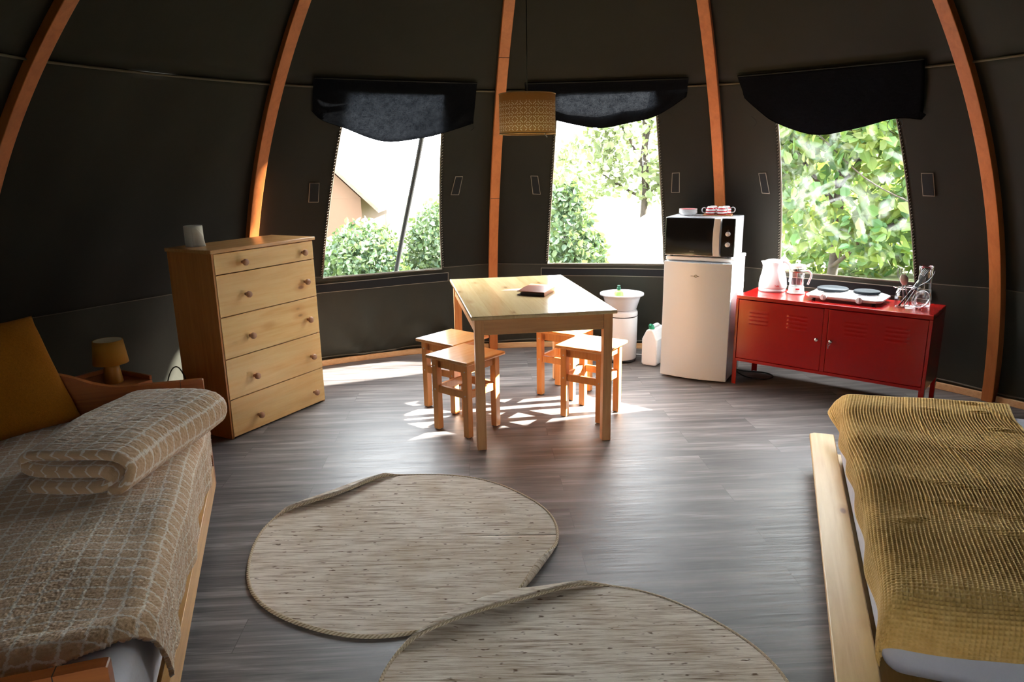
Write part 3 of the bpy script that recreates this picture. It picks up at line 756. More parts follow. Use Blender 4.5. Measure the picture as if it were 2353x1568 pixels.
# folder on the table
def folder():
    f = thing('leather_folder', 'closed brown leather folder lying on the dining table', 'folder', (0.035, 4.229, 0.7555), math.atan2(4.174 - 4.229, 0.187 - 0.035))
    w, d = 0.168, 0.262
    m = MB(); m.box(0.0, w, 0, d, 0, 0.005); m.build('back_cover', M_dleather, f, bevel=0.001)
    m = MB(); m.box(0.02, w - 0.002, 0.003, d - 0.003, 0.0055, 0.019); m.build('pages', M_dleather, f, bevel=0.001)
    m = MB(); m.add([(0.0, 0, 0.024), (w, 0, 0.0200), (w, d, 0.0200), (0.0, d, 0.026), (0.0, 0, 0.0285), (w, 0, 0.0250), (w, d, 0.0250), (0.0, d, 0.0305)], [(0, 3, 2, 1), (4, 5, 6, 7), (0, 1, 5, 4), (2, 3, 7, 6), (1, 2, 6, 5), (3, 0, 4, 7)]); m.build('front_cover', M_leather, f, bevel=0.0015)
    m = MB(); m.box(w, w + 0.004, 0, d, 0.0, 0.025); m.build('spine', plain('pink_leather', srgb(196, 128, 108), 0.4), f, bevel=0.0015)
folder()

# ------------------------------------------------------------------ stools
def make_stool():
    w, d, h = 0.333, 0.3355, 0.460
    t = thing('wooden_stool', '', 'stool', (0, 0, 0), 0, 'pine stools around the table')
    m = MB(); m.box(0, w, 0, d, h - 0.020, h); m.build('seat', M_stool, t, bevel=0.007, seg=3)
    i, b = 0.027, 0.040
    for x in (i, w - i - b):
        for y in (i, d - i - b):
            m = MB(); m.box(x, x + b, y, y + b, 0.004, h - 0.0202); l = m.build('leg', M_sleg, t, bevel=0.003)
            m = MB(); m.lathe([(0, 0.0), (0.013, 0.0), (0.013, 0.004), (0, 0.004)], 14, M=Matrix.Translation((x + b / 2, y + b / 2, 0))); m.build('glide', M_grey, l)
            for z in (0.252, 0.395):
                m = MB()
                ys = y - 0.0006 if y < 0.1 else y + b + 0.0006
                m.lathe([(0, -0.0006), (0.0045, -0.0006), (0.0045, 0.0006), (0, 0.0006)], 10, M=Matrix.Translation((x + b / 2, ys, z)) @ Matrix.Rotation(PI / 2, 4, 'X'))
                m.build('screw', M_silver, l)
    for nm, z0, z1, th in (('apron', h - 0.075, h - 0.0203, 0.02), ('stretcher', 0.232, 0.276, 0.02)):
        for (x0, x1, y0, y1) in ((i + b, w - i - b, i + 0.010, i + 0.010 + th), (i + b, w - i - b, d - i - 0.010 - th, d - i - 0.010), (i + 0.010, i + 0.010 + th, i + b, d - i - b), (w - i - 0.010 - th, w - i - 0.010, i + b, d - i - b)):
            m = MB(); m.box(x0, x1, y0, y1, z0, z1); m.build(nm, M_sleg, t, bevel=0.002)
    return t
st0 = make_stool()
for i, (x, y, a, lab) in enumerate(((-0.5081, 3.9864, -0.6844, 'small square pine stool nearest the front left leg of the table'),
                                     (-0.6159, 4.3924, -0.6797, 'small square pine stool behind the front left stool, leftmost of the four'),
                                     (0.2555, 4.1658, -0.582, 'small square pine stool beside the front right table leg, partly hidden by that leg'),
                                     (0.1251, 4.6016, -0.5902, 'small square pine stool mostly hidden under the table, farthest back of the four'))):
    o = st0 if i == 0 else copy_tree(st0)
    o.location = (x, y, 0); o.rotation_euler = (0, 0, a); o['label'] = lab

# ------------------------------------------------------------------ chest of drawers
def chest():
    w, d, h = 0.7746, 0.3613, 1.0945
    c = thing('chest_of_drawers', 'tall pine chest of five drawers with round wooden knobs', 'chest of drawers', (-1.6244, 3.8618, 0), 1.0831)
    m = MB()
    m.box(0, 0.02, 0.0, d, 0, h - 0.022); m.box(w - 0.02, w, 0.0, d, 0, h - 0.022); m.box(0.02, w - 0.02, d - 0.012, d - 0.002, 0.02, h - 0.022)
    m.box(0.02, w - 0.02, 0.04, d - 0.012, 0.004, 0.02)
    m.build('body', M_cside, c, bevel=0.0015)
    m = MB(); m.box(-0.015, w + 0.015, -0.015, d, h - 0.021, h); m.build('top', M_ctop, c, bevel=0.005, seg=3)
    zb = [1.071, 0.953, 0.714, 0.472, 0.232, 0.006]
    for i in range(5):
        z1, z0 = zb[i] - 0.002, zb[i + 1] + 0.003
        f = MB(); f.box(0.012, w - 0.001, -0.004, 0.016, z0, z1); f.box(0.03, w - 0.03, 0.016, d - 0.03, z0 + 0.02, z1 - 0.025)
        dr = f.build('drawer', M_chest, c, bevel=0.0025)
        zk = [1.006, 0.822, 0.578, 0.333, 0.090][i]
        for xk in (0.203, 0.676):
            k = MB(); k.lathe([(0, 0.0), (0.0085, 0.0), (0.008, 0.014), (0.0155, 0.018), (0.0185, 0.023), (0.0185, 0.034), (0.0165, 0.0375), (0, 0.0375)], 20, M=Matrix.Translation((xk, -0.004, zk)) @ Matrix.Rotation(PI / 2, 4, 'X'))
            k.build('knob', M_knob, dr)
chest()

def tissue_roll():
    r = thing('paper_roll', 'half used white tissue roll standing on the chest of drawers', 'tissue roll', (-1.80, 4.08, 1.0952))
    m = MB(); m.lathe([(0.02, 0.0), (0.049, 0.0), (0.0505, 0.004), (0.0505, 0.112), (0.049, 0.116), (0.02, 0.116), (0.02, 0.0)], 40, cap=False); m.build('roll', M_paper, r)
    m = MB(); m.lathe([(0.018, 0.002), (0.0205, 0.002), (0.0205, 0.114), (0.018, 0.114), (0.018, 0.002)], 24, cap=False); m.build('core', M_board, r)
    P = np.zeros((14, 10, 3))
    for i in range(14):
        u = i / 13; a = -1.35 + u * 1.2
        for j in range(10):
            v = j / 9; rad = 0.0515 + 0.016 * max(0, u - 0.25) * (1.3 - v); z = v * (0.113 - 0.055 * max(0, (u - 0.35)) * 1.4) + 0.001
            P[i, j] = (rad * math.cos(a), rad * math.sin(a), z)
    grid_obj('loose_sheet', P, M_paper, r, solid=0.0008)
tissue_roll()

# cable looping out beside the chest
def chest_cable():
    m = MB(); pts = smooth_path([(-1.945, 3.965, 0.0055), (-1.975, 3.93, 0.12), (-1.985, 3.915, 0.30), (-1.955, 3.93, 0.405), (-1.92, 3.95, 0.41), (-1.905, 3.985, 0.30), (-1.93, 4.0, 0.1), (-1.98, 4.06, 0.006)], 8)
    m.tube(pts, 0.004, 6)
    tag(m.build('power_cable', plain('green_black_cable', srgb(64, 66, 34), 0.4)), 'dark power cable looping up beside the left side of the chest', 'cable')
chest_cable()

# ------------------------------------------------------------------ fridge
def fridge():
    w, d, h = 0.4731, 0.43, 0.878
    f = thing('mini_fridge', 'white small fridge with a single bulging door standing left of the red cabinet', 'fridge', (1.0815, 5.0056, 0), -0.5127)
    m = MB(); m.box(0.004, w - 0.004, 0.035, d, 0.014, h - 0.03); m.build('body', M_white, f, bevel=0.006)
    m = MB(); m.box(0.0, w, 0.03, d + 0.004, h - 0.029, h); m.build('lid', M_white, f, bevel=0.008, seg=3)
    n = 16; poly = []
    for i in range(n + 1):
        u = i / n; poly.append((u * w, -0.030 * math.sin(PI * u) ** 0.9 if 0 < u < 1 else 0.0))
    poly += [(w, 0.032), (0, 0.032)]
    m = MB(); m.prism(poly, 0.016, h - 0.031); dr = m.build('door', M_fdoor, f, bevel=0.004)
    # badge: bar through a ring with a small stroke in it
    by = -0.0302; zb = 0.755; xb = 0.236
    m = MB(); m.tube([(xb + 0.0085 * math.cos(a), by, zb + 0.0085 * math.sin(a)) for a in np.linspace(0, 2 * PI, 25)[:-1]], 0.0016, 6, closed=True)
    m.tube([(xb - 0.036, by + 0.001, zb - 0.001), (xb - 0.009, by, zb - 0.001)], 0.0017, 6); m.tube([(xb + 0.009, by, zb - 0.001), (xb + 0.022, by, zb - 0.001)], 0.0017, 6)
    m.tube([(xb - 0.003, by, zb + 0.003), (xb + 0.002, by, zb + 0.004), (xb - 0.002, by, zb - 0.002), (xb + 0.003, by, zb - 0.004)], 0.001, 5)
    m.build('badge', M_black, dr)
    for x in (0.04, w - 0.04):
        for y in (0.07, d - 0.05):
            m = MB(); m.lathe([(0, 0), (0.014, 0), (0.014, 0.014), (0, 0.014)], 14, M=Matrix.Translation((x, y, 0))); m.build('foot', M_black, f)
fridge()

# ------------------------------------------------------------------ microwave
def microwave():
    w, d = 0.477, 0.318; z0 = 0.8785; h = 0.2715
    t = thing('microwave_oven', 'white microwave with a black glass door standing on the fridge', 'microwave', (1.087, 5.025, z0), -0.465)
    m = MB(); m.box(0, w, 0.004, d, 0.007, h); m.build('casing', M_wplast, t, bevel=0.006, seg=3)
    m = MB(); m.box(0.004, 0.345, -0.010, 0.004, 0.014, h - 0.005); dr = m.build('door', M_bglass, t, bevel=0.003)
    text_part('logo', 'MEDION', 0.0085, M_grey, dr, Matrix.Translation((0.191, -0.0103, 0.040)) @ Matrix.Rotation(PI / 2, 4, 'X'))
    poly = []
    zz = np.linspace(0.012, h - 0.004, 20)
    for i, z in enumerate(zz):
        u = i / 19; c = math.sin(PI * u); poly.append((0.338 - 0.007 * c, z))
    for i, z in reversed(list(enumerate(zz))):
        u = i / 19; c = math.sin(PI * u); poly.append((0.383 - 0.006 * c, z))
    m = MB(); m.prism(poly, -0.026, -0.011, plane='XZ'); m.build('handle', M_silver, dr, bevel=0.004)
    m = MB(); m.box(0.385, w - 0.004, -0.010, 0.004, 0.010, h - 0.004); p = m.build('control_panel', M_bglass, t, bevel=0.003)
    for xk, zk in ((0.429, 0.166), (0.430, 0.094)):
        m = MB(); m.lathe([(0, 0), (0.0165, 0), (0.0155, 0.014), (0.0135, 0.0165), (0, 0.0165)], 28, M=Matrix.Translation((xk, -0.0102, zk)) @ Matrix.Rotation(PI / 2, 4, 'X')); m.build('knob', M_silver, p)
    m = MB()
    for a in np.linspace(-0.6, PI + 0.3, 9):
        m.box(-0.0012, 0.0012, -0.0008, 0, 0.021, 0.0245, M=Matrix.Translation((0.430, -0.0102, 0.094)) @ Matrix.Rotation(PI / 2 - a, 4, 'Y'))
    m.box(0.424, 0.434, -0.011, -0.0102, 0.190, 0.1925); m.box(0.456, 0.464, -0.011, -0.0102, 0.030, 0.0325)
    m.build('dial_marks', M_grey, p)
    for x in (0.04, w - 0.04):
        for y in (0.04, d - 0.04):
            m = MB(); m.lathe([(0, 0), (0.012, 0), (0.012, 0.008), (0, 0.008)], 12, M=Matrix.Translation((x, y, 0))); m.build('foot', M_black, t)
microwave()
MW_TOP = 0.8785 + 0.2715
# saucers in a stack
for i in range(5):
    s = MB(); s.lathe([(0, 0.0), (0.026, 0.0), (0.028, 0.004), (0.046, 0.0085), (0.0630, 0.0178), (0.0640, 0.0190), (0.0625, 0.0192), (0.046, 0.0108), (0.026, 0.0068), (0, 0.0065)], 40, mi=0)
    if i == 4: s.lathe([(0.0632, 0.0194), (0.046, 0.0113), (0.026, 0.0073), (0, 0.0070)], 40, mi=1, cap=False)
    o = s.build('saucer', [M_white, M_redink], loc=(1.262, 5.115, MW_TOP + 0.0003 + i * 0.0070))
    tag(o, ['small white saucer at the very bottom of the stack on the microwave', 'small white saucer second from the bottom of the stack on the microwave', 'small white saucer in the middle of the stack on the microwave', 'small white saucer second from the top of the stack on the microwave', 'small saucer with a red inside topping the stack on the microwave'][i], 'saucer', 'saucers stacked on the microwave')
# cups upside down on a small board
def cups():
    b = MB(); b.box(-0.098, 0.098, -0.075, 0.075, 0, 0.007)
    o = b.build('serving_board', M_board, bevel=0.003, loc=(1.470, 5.105, MW_TOP + 0.0003)); o.rotation_euler = (0, 0, -0.465 + 0.10)
    tag(o, 'thin wooden board on the microwave under the striped cups', 'board')
    def cup():
        t = thing('espresso_cup', '', 'cup', (0, 0, 0), 0, 'striped cups on the wooden board')
        m = MB(); m.lathe([(0.031, 0.0), (0.0335, 0.002), (0.0350, 0.016), (0.0345, 0.030), (0.031, 0.043), (0.0245, 0.052), (0.0215, 0.0535), (0.0215, 0.056), (0.0185, 0.056), (0.018, 0.053), (0, 0.0525)], 36, cap=False)
        m.build('bowl', M_cup, t)
        m = MB(); pts = smooth_path([(0.0335, 0, 0.042), (0.046, 0, 0.047), (0.058, 0, 0.040), (0.0605, 0, 0.027), (0.054, 0, 0.014), (0.034, 0, 0.010)], 5); m.tube(pts, 0.0035, 8); m.build('handle', M_wplast, t)
        return t
    c0 = cup(); z = MW_TOP + 0.0076
    for i, (x, y, a, lab) in enumerate(((1.416, 5.092, 2.9, 'front left striped red and white cup on the board, handle to the left'),
                                         (1.484, 5.062, -1.1, 'front right striped red and white cup on the board, its handle turned forward'),
                                         (1.452, 5.156, 1.2, 'back left striped red and white cup on the board, half hidden'),
                                         (1.532, 5.118, -0.35, 'back right striped red and white cup on the board, handle to the right'))):
        o = c0 if i == 0 else copy_tree(c0)
        o.location = (x, y, z); o.rotation_euler = (0, 0, a); o['label'] = lab
cups()

# ------------------------------------------------------------------ red metal cabinet
CB = Matrix.Translation((1.5435, 4.804, 0)) @ Matrix.Rotation(-0.6931, 4, 'Z')
def cab(x, y, z): return tuple(CB @ Vector((x, y, z)))
CT = 0.6306
def cabinet():
    w, d, h, zl = 1.1876, 0.40, CT, 0.168
    c = thing('metal_cabinet', 'low red metal cabinet with two louvred doors below the right window', 'cabinet', (1.5435, 4.804, 0), -0.6931)
    m = MB(); t = 0.018
    m.box(0, t, 0, d, zl, h - 0.026); m.box(w - t, w, 0, d, zl, h - 0.026); m.box(t, w - t, d - 0.01, d, zl, h - 0.026)
    m.box(t, w - t, 0.0, d - 0.01, zl, zl + 0.02); m.box(0.580, 0.608, 0.0, 0.10, zl + 0.02, h - 0.026)
    m.build('body', M_red, c, bevel=0.002)
    m = MB(); m.box(0, w, 0, d, h - 0.0255, h); m.build('top', M_red, c, bevel=0.004, seg=3)
    for (x, y) in ((0, 0), (w, 0), (0, d), (w, d)):
        sx = 1 if x == 0 else -1; sy = 1 if y == 0 else -1
        m = MB()
        xa, xb = sorted((x, x + sx * 0.030)); ya, yb = sorted((y, y + sy * 0.004)); m.box(xa, xb, ya, yb, 0.0, zl + 0.001)
        xa, xb = sorted((x, x + sx * 0.004)); ya, yb = sorted((y, y + sy * 0.030)); m.box(xa, xb, ya, yb, 0.0, zl + 0.001)
        m.build('leg', M_red, c)
    for di, (x0, x1, kx, lou) in enumerate(((0.0205, 0.578, 0.550, (0.10, 0.355)), (0.610, 1.167, 0.637, (0.712, 0.945)))):
        # door sheet as one heightfield with pressed louvres
        nu, nv = 150, 110; z0, z1 = zl + 0.0225, h - 0.0295
        X = np.linspace(x0, x1, nu)[:, None] * np.ones((1, nv)); Z = np.ones((nu, 1)) * np.linspace(z0, z1, nv)[None, :]; Y = np.full_like(X, 0.0025)
        for lx in lou:
            for q in range(4):
                zc = 0.524 - q * 0.026
                inx = 1 / (1 + np.exp(-(X - lx) / 0.003)) / (1 + np.exp((X - lx - 0.125) / 0.003))
                dz = (Z - zc) / 0.0075
                Y -= 0.0032 * inx * np.where(dz > 0, np.exp(-(dz * 0.9) ** 2), np.exp(-(dz * 2.0) ** 2))
        P = np.stack([X, Y, Z], -1)
        dr = grid_obj('door', P, M_red, c, solid=0.002, offset=0)
        m = MB(); m.lathe([(0, 0), (0.011, 0), (0.011, 0.004), (0.0075, 0.006), (0.0125, 0.016), (0.011, 0.022), (0.004, 0.024), (0, 0.024)], 22, M=Matrix.Translation((kx, 0.0015, 0.397)) @ Matrix.Rotation(PI / 2, 4, 'X')); m.build('knob', M_chrome, dr)
        if di == 1:
            m = MB(); m.tube([(kx - 0.004 + 0.007 * math.cos(a), -0.026, 0.381 + 0.007 * math.sin(a)) for a in np.linspace(0, 2 * PI, 17)[:-1]], 0.0012, 5, closed=True)
            m.box(kx - 0.010, kx - 0.006, -0.027, -0.0255, 0.352, 0.374); m.build('key', M_steel, dr)
    m = MB(); m.box(0.019, w - 0.019, 0.02, d - 0.02, zl + 0.03, zl + 0.034); m.build('inner_shelf', M_red, c)
cabinet()

# ------------------------------------------------------------------ things on the cabinet
def kettle():
    k = thing('electric_kettle', 'white plastic electric kettle standing at the left end of the red cabinet', 'kettle', (1.838, 4.955, CT + 0.0005), -0.35)
    m = MB(); m.lathe([(0, 0), (0.086, 0), (0.090, 0.006), (0.090, 0.020), (0.089, 0.0205), (0, 0.021)], 48); m.build('base', M_wplast, k)
    # body: section slightly wider on the handle side, spout pulled out at -x
    seg = 48; pf = [(0.0885, 0.0215), (0.0905, 0.035), (0.0890, 0.060), (0.0845, 0.090), (0.0775, 0.120), (0.0695, 0.150), (0.0640, 0.175), (0.0625, 0.195), (0.0635, 0.203), (0.060, 0.207)]
    vs = []; fs = []
    for r, z in pf:
        for i in range(seg):
            a = 2 * PI * i / seg; rr = r
            sp = max(0, math.cos(a - PI)) ** 6; q = max(0, (z - 0.12) / 0.09)
            rr = r + sp * (0.006 * q + 0.020 * q ** 4) + (0.006 * max(0, math.cos(a)) * (1 - q) if z < 0.15 else 0)
            vs.append((rr * math.cos(a), rr * math.sin(a), z))
    n = len(pf)
    for i in range(n - 1):
        for j in range(seg): fs.append((i * seg + j, i * seg + (j + 1) % seg, (i + 1) * seg + (j + 1) % seg, (i + 1) * seg + j))
    fs.append(tuple(reversed(range(seg)))); fs.append(tuple(range((n - 1) * seg, n * seg)))
    m = MB(); m.add(vs, fs, 0, True); b = m.build('body', M_wplast, k)
    text_part('logo', 'Tefal', 0.016, M_redink, b, Matrix.Translation((0.030, -0.0882, 0.046)) @ Matrix.Rotation(0.33, 4, 'Z') @ Matrix.Rotation(PI / 2, 4, 'X'), 0.0008)
    m = MB(); m.lathe([(0, 0.206), (0.058, 0.206), (0.056, 0.213), (0.035, 0.219), (0, 0.220)], 40); m.build('lid', M_wplast, k)
    pts = smooth_path([(0.035, 0, 0.210), (0.075, 0, 0.206), (0.104, 0, 0.180), (0.115, 0, 0.140), (0.117, 0, 0.100), (0.112, 0, 0.066)], 7)
    m = MB(); m.tube(pts, [lrp(0.017, 0.0095, i / (len(pts) - 1)) for i in range(len(pts))], 12, flat=0.8); m.build('handle', M_wplast, k)
kettle()

def press():
    p = thing('french_press', 'small glass coffee press with white lid between the kettle and the hotplate', 'coffee press', (1.962, 4.838, CT + 0.0005), -0.35)
    m = MB(); m.lathe([(0, 0), (0.056, 0), (0.060, 0.004), (0.056, 0.010), (0.051, 0.014), (0.049, 0.050), (0.0475, 0.050), (0.0475, 0.012), (0, 0.012)], 40); m.build('base', plain('frosted_plastic', srgb(206, 204, 202), 0.35), p)
    m = MB(); m.lathe([(0, 0.0125), (0.0465, 0.0125), (0.0468, 0.178), (0.0485, 0.184), (0.0470, 0.184), (0.0452, 0.178), (0.045, 0.015), (0, 0.015)], 40); m.build('beaker', M_glass, p)
    m = MB(); m.lathe([(0.0472, 0.146), (0.0488, 0.146), (0.0488, 0.164), (0.0472, 0.164), (0.0472, 0.146)], 40, cap=False); m.build('band', plain('dark_steel_band', (0.22, 0.20, 0.17, 1), 0.35, Metallic=0.8), p)
    m = MB(); m.lathe([(0, 0.184), (0.052, 0.184), (0.055, 0.188), (0.050, 0.196), (0.025, 0.201), (0, 0.202)], 40); m.build('lid', M_wplast, p)
    m = MB(); m.tube([(0, 0, 0.049), (0, 0, 0.217)], 0.0022, 8); m.lathe([(0, 0.045), (0.044, 0.045), (0.0445, 0.0485), (0.044, 0.051), (0.010, 0.053), (0, 0.053)], 40); m.build('plunger', M_steel, p)
    m = MB(); m.lathe([(0, 0.216), (0.014, 0.216), (0.016, 0.220), (0.012, 0.226), (0, 0.228)], 24); m.build('plunger_knob', M_wplast, p)
    pts = smooth_path([(0.047, 0, 0.155), (0.070, 0, 0.153), (0.086, 0, 0.138), (0.087, 0, 0.112), (0.078, 0, 0.086), (0.072, 0, 0.062)], 6)
    m = MB(); m.tube(pts, 0.0085, 10, flat=0.8); m.build('handle', plain('frosted_handle', srgb(198, 190, 192), 0.35), p)
    n = 8; vs = []
    for z in (0.016, 0.030, 0.040):
        vs += [(0.0500 * math.cos(a), 0.0500 * math.sin(a), z) for a in np.linspace(-PI / 2 - 0.1, -PI / 2 + 0.42, n)]
    m = MB(); m.add(vs, [(i, i + 1, n + i + 1, n + i) for i in range(n - 1)], 0); m.add(vs, [(n + i, n + i + 1, 2 * n + i + 1, 2 * n + i) for i in range(n - 1)], 1)
    m.build('sticker', [M_wplast, M_redink], p)
press()

def hotplate():
    h = thing('double_hotplate', 'white electric hotplate with two black cooking plates on the red cabinet', 'hotplate', cab(0.422, 0.085, CT + 0.0005), -0.6931)
    w, d = 0.462, 0.275
    m = MB()
    def ring(x0, x1, y0, y1, z, c=0.03): return [(x0 + c, y0, z), (x1 - c, y0, z), (x1, y0 + c, z), (x1, y1 - c, z), (x1 - c, y1, z), (x0 + c, y1, z), (x0, y1 - c, z), (x0, y0 + c, z)]
    L = [ring(0.012, w - 0.012, 0.014, d - 0.012, 0.016, 0.026), ring(0.0, w, 0.0, d, 0.026), ring(0.0, w, 0.0, d, 0.036), ring(0.030, w - 0.030, 0.030, d - 0.024, 0.049, 0.02)]
    vs = sum(L, []); fs = [tuple(reversed(range(8))), tuple(range(24, 32))]
    for i in range(3):
        for j in range(8): fs.append((8 * i + j, 8 * i + (j + 1) % 8, 8 * i + 8 + (j + 1) % 8, 8 * i + 8 + j))
    m.add(vs, fs); b = m.build('body', M_wplast, h, bevel=0.004)
    for (x, y, r) in ((0.130, 0.158, 0.097), (0.338, 0.158, 0.080)):
        m = MB(); m.lathe([(0, 0.0495), (r - 0.002, 0.0495), (r + 0.001, 0.0525), (r - 0.001, 0.055), (0, 0.055)], 48, M=Matrix.Translation((x, y, 0))); m.build('drip_ring', M_chrome, h)
        m = MB(); m.lathe([(0, 0.0552), (r - 0.006, 0.0552), (r - 0.003, 0.058), (r, 0.0605), (r - 0.001, 0.069), (r - 0.005, 0.0715), (r * 0.35, 0.0705), (r * 0.3, 0.0690), (0, 0.0690)], 56, M=Matrix.Translation((x, y, 0))); m.build('cooking_plate', M_iron, h)
    for x in (0.120, 0.335):
        m = MB(); Mx = Matrix.Translation((x, 0.006, 0.027)) @ Matrix.Rotation(PI / 2 - 0.25, 4, 'X')
        m.lathe([(0, 0.0), (0.021, 0.0), (0.0205, 0.012), (0.018, 0.0145), (0, 0.0145)], 28, M=Mx); m.box(-0.004, 0.004, -0.018, 0.018, 0.0146, 0.020, M=Mx); m.build('knob', M_wplast, b, bevel=0.0015)
    for (x, y) in ((0.05, 0.035), (w - 0.05, 0.035), (0.05, d - 0.035), (w - 0.05, d - 0.035)):
        m = MB(); m.lathe([(0, 0), (0.011, 0), (0.013, 0.016), (0, 0.016)], 14, M=Matrix.Translation((x, y, 0))); m.build('foot', M_black, h)
    for x in (0.215, 0.428):
        m = MB(); m.lathe([(0, 0.0492), (0.004, 0.0492), (0.003, 0.0505), (0, 0.051)], 12, M=Matrix.Translation((x, 0.045, 0))); m.build('indicator_light', M_redink, b)
hotplate()

JX, JY = 2.432, 4.318
def jar():
    j = thing('glass_jar', 'open clip-top glass jar holding cutlery at the right end of the red cabinet', 'jar', (JX, JY, CT + 0.0005), -0.69)
    m = MB(); m.lathe([(0, 0), (0.055, 0), (0.0605, 0.006), (0.061, 0.085), (0.052, 0.104), (0.047, 0.110), (0.047, 0.122), (0.049, 0.126), (0.0465, 0.128), (0.044, 0.124), (0.044, 0.110), (0.048, 0.103), (0.057, 0.085), (0.0565, 0.010), (0.051, 0.006), (0, 0.006)], 48, cap=False); m.build('vessel', M_glass, j)
    m = MB(); m.tube([(0.0485 * math.cos(a), 0.0485 * math.sin(a), 0.115) for a in np.linspace(0, 2 * PI, 41)[:-1]], 0.0017, 6, closed=True)
    m.tube(smooth_path([(-0.0485, 0.0, 0.115), (-0.066, 0.004, 0.113), (-0.074, 0, 0.118), (-0.066, -0.006, 0.119), (-0.050, -0.002, 0.115)], 4), 0.0014, 5)
    m.tube(smooth_path([(0.048, -0.02, 0.115), (0.066, -0.012, 0.10), (0.072, 0.0, 0.094)], 4), 0.0015, 5); m.build('clip_wire', M_chrome, j)
    Ml = Matrix.Translation((0.090, -0.026, 0.060)) @ Matrix.Rotation(-0.45, 4, 'Z') @ Matrix.Rotation(1.15, 4, 'X')
    m = MB(); m.lathe([(0, -0.004), (0.034, -0.004), (0.040, 0.0), (0.052, 0.002), (0.053, 0.008), (0.044, 0.013), (0.030, 0.016), (0, 0.017)], 40, M=Ml); l = m.build('lid', M_glass, j)
    m = MB(); m.tube([tuple(Ml @ Vector((0.0535 * math.cos(a), 0.0535 * math.sin(a), 0.005))) for a in np.linspace(0, 2 * PI, 41)[:-1]], 0.0018, 6, closed=True)
    m.tube([tuple(Ml @ Vector((0.041 * math.cos(a), 0.041 * math.sin(a), -0.001))) for a in np.linspace(0, 2 * PI, 41)[:-1]], 0.003, 6, closed=True, mi=1)
    c = Ml @ Vector((0.020, -0.062, 0.004)); m.tube([(c.x + 0.011 * math.cos(a), c.y, c.z + 0.008 * math.sin(a)) for a in np.linspace(0, 2 * PI, 17)[:-1]], 0.0013, 5, closed=True)
    m.build('lid_wire', [M_chrome, M_glass], l)
    def item(name, lab, cat, build):
        o = build(); o.name = name; tag(o, lab, cat, None); return o
    B = Vector((JX, JY, CT + 0.009))
    def stick(p0, p1, r0, r1, m, flat=1.0): m.tube([lrp(Vector(p0), Vector(p1), q) for q in np.linspace(0, 1, 6)], [lrp(r0, r1, q) for q in np.linspace(0, 1, 6)], 8, flat=flat)
    # whisk
    wk = thing('whisk', 'small wire whisk standing in the glass jar', 'whisk', B)
    m = MB(); a, b = Vector((0.010, 0.020, 0.0)), Vector((-0.030, 0.012, 0.165)); stick(a, b, 0.006, 0.0045, m); m.build('handle', M_steel, wk)
    ax = (b - a).normalized(); s1 = ax.cross(Vector((0, 0, 1))).normalized(); s2 = ax.cross(s1)
    m = MB()
    for q in range(4):
        dr = s1 * math.cos(q * PI / 4) + s2 * math.sin(q * PI / 4); pts = []
        for u in np.linspace(0, 1, 21):
            hgt = 0.085 * math.sin(PI * u) ** 0.9 if 0 < u < 1 else 0; wd = 0.034 * math.sin(2 * PI * u) * (0.6 + 0.4 * math.sin(PI * u))
            wd = 0.031 * math.cos(PI * u) * math.sin(PI * u) ** 0.5 * 1.25 if 0 < u < 1 else 0.004
            pts.append(b - ax * 0.01 + ax * hgt + dr * wd)
        m.tube(pts, 0.0013, 5)
    m.build('wires', M_steel, wk)
    # big spoon (wooden/steel bowl)
    sp = thing('serving_spoon', 'steel serving spoon in front of the whisk in the glass jar', 'spoon', B)
    m = MB(); a, b = Vector((0.020, -0.015, 0.0)), Vector((-0.030, -0.030, 0.135)); stick(a, b, 0.0045, 0.004, m, 0.6); m.build('handle', M_steel, sp)
    ax = (b - a).normalized(); side = Vector((math.cos(-0.4), math.sin(-0.4), 0)); side = (side - ax * side.dot(ax)).normalized(); nr = side.cross(ax)
    def bowl(b, ax, side, nr, L, Wd, dep, mat, par, name='bowl'):
        P = np.zeros((17, 11, 3))
        for i in range(17):
            u = i / 16; wd = Wd * math.sin(PI * min(max(u, 0.0), 1)) ** 0.6 * (0.75 + 0.35 * u) + 0.003 * (1 - u)
            for jj in range(11):
                v = jj / 5 - 1; p = b + ax * (u * L) + side * (v * wd) + nr * (dep * (1 - v * v) * math.sin(PI * u))
                P[i, jj] = p
        return grid_obj(name, P, mat, par, solid=0.0014)
    bowl(b - ax * 0.006, ax, side, nr, 0.078, 0.023, 0.008, plain('warm_steel', (0.60, 0.52, 0.46, 1), 0.35, Metallic=0.7), sp)
    # fork
    fk = thing('fork', 'steel fork leaning to the right in the glass jar', 'fork', B)
    a, b = Vector((-0.035, 0.0, 0.0)), Vector((0.062, -0.012, 0.165)); ax = (b - a).normalized(); side = Vector((math.cos(-0.5), math.sin(-0.5), 0)); side = (side - ax * side.dot(ax)).normalized(); nr = side.cross(ax)
    m = MB(); stick(a, b, 0.005, 0.0032, m, 0.5); m.build('handle', M_steel, fk)
    P = np.zeros((8, 7, 3))
    for i in range(8):
        u = i / 7; wd = lrp(0.004, 0.0135, min(1, u * 1.4))
        for jj in range(7): P[i, jj] = b + ax * (u * 0.030 - 0.004) + side * ((jj / 3 - 1) * wd) + nr * (0.006 * u)
    grid_obj('neck', P, M_steel, fk, solid=0.0016)
    for q in (-0.0118, -0.004, 0.004, 0.0118):
        m = MB(); m.tube([b + ax * (0.025 + 0.045 * u) + side * q + nr * (0.006 + 0.010 * math.sin(PI * (0.3 + 0.7 * u))) for u in np.linspace(0, 1, 7)], [0.0022] * 5 + [0.0018, 0.0012], 6)
        m.build('tine', M_steel, fk)
    # table knife
    kn = thing('table_knife', 'steel table knife in the glass jar, round tipped blade up', 'knife', B)
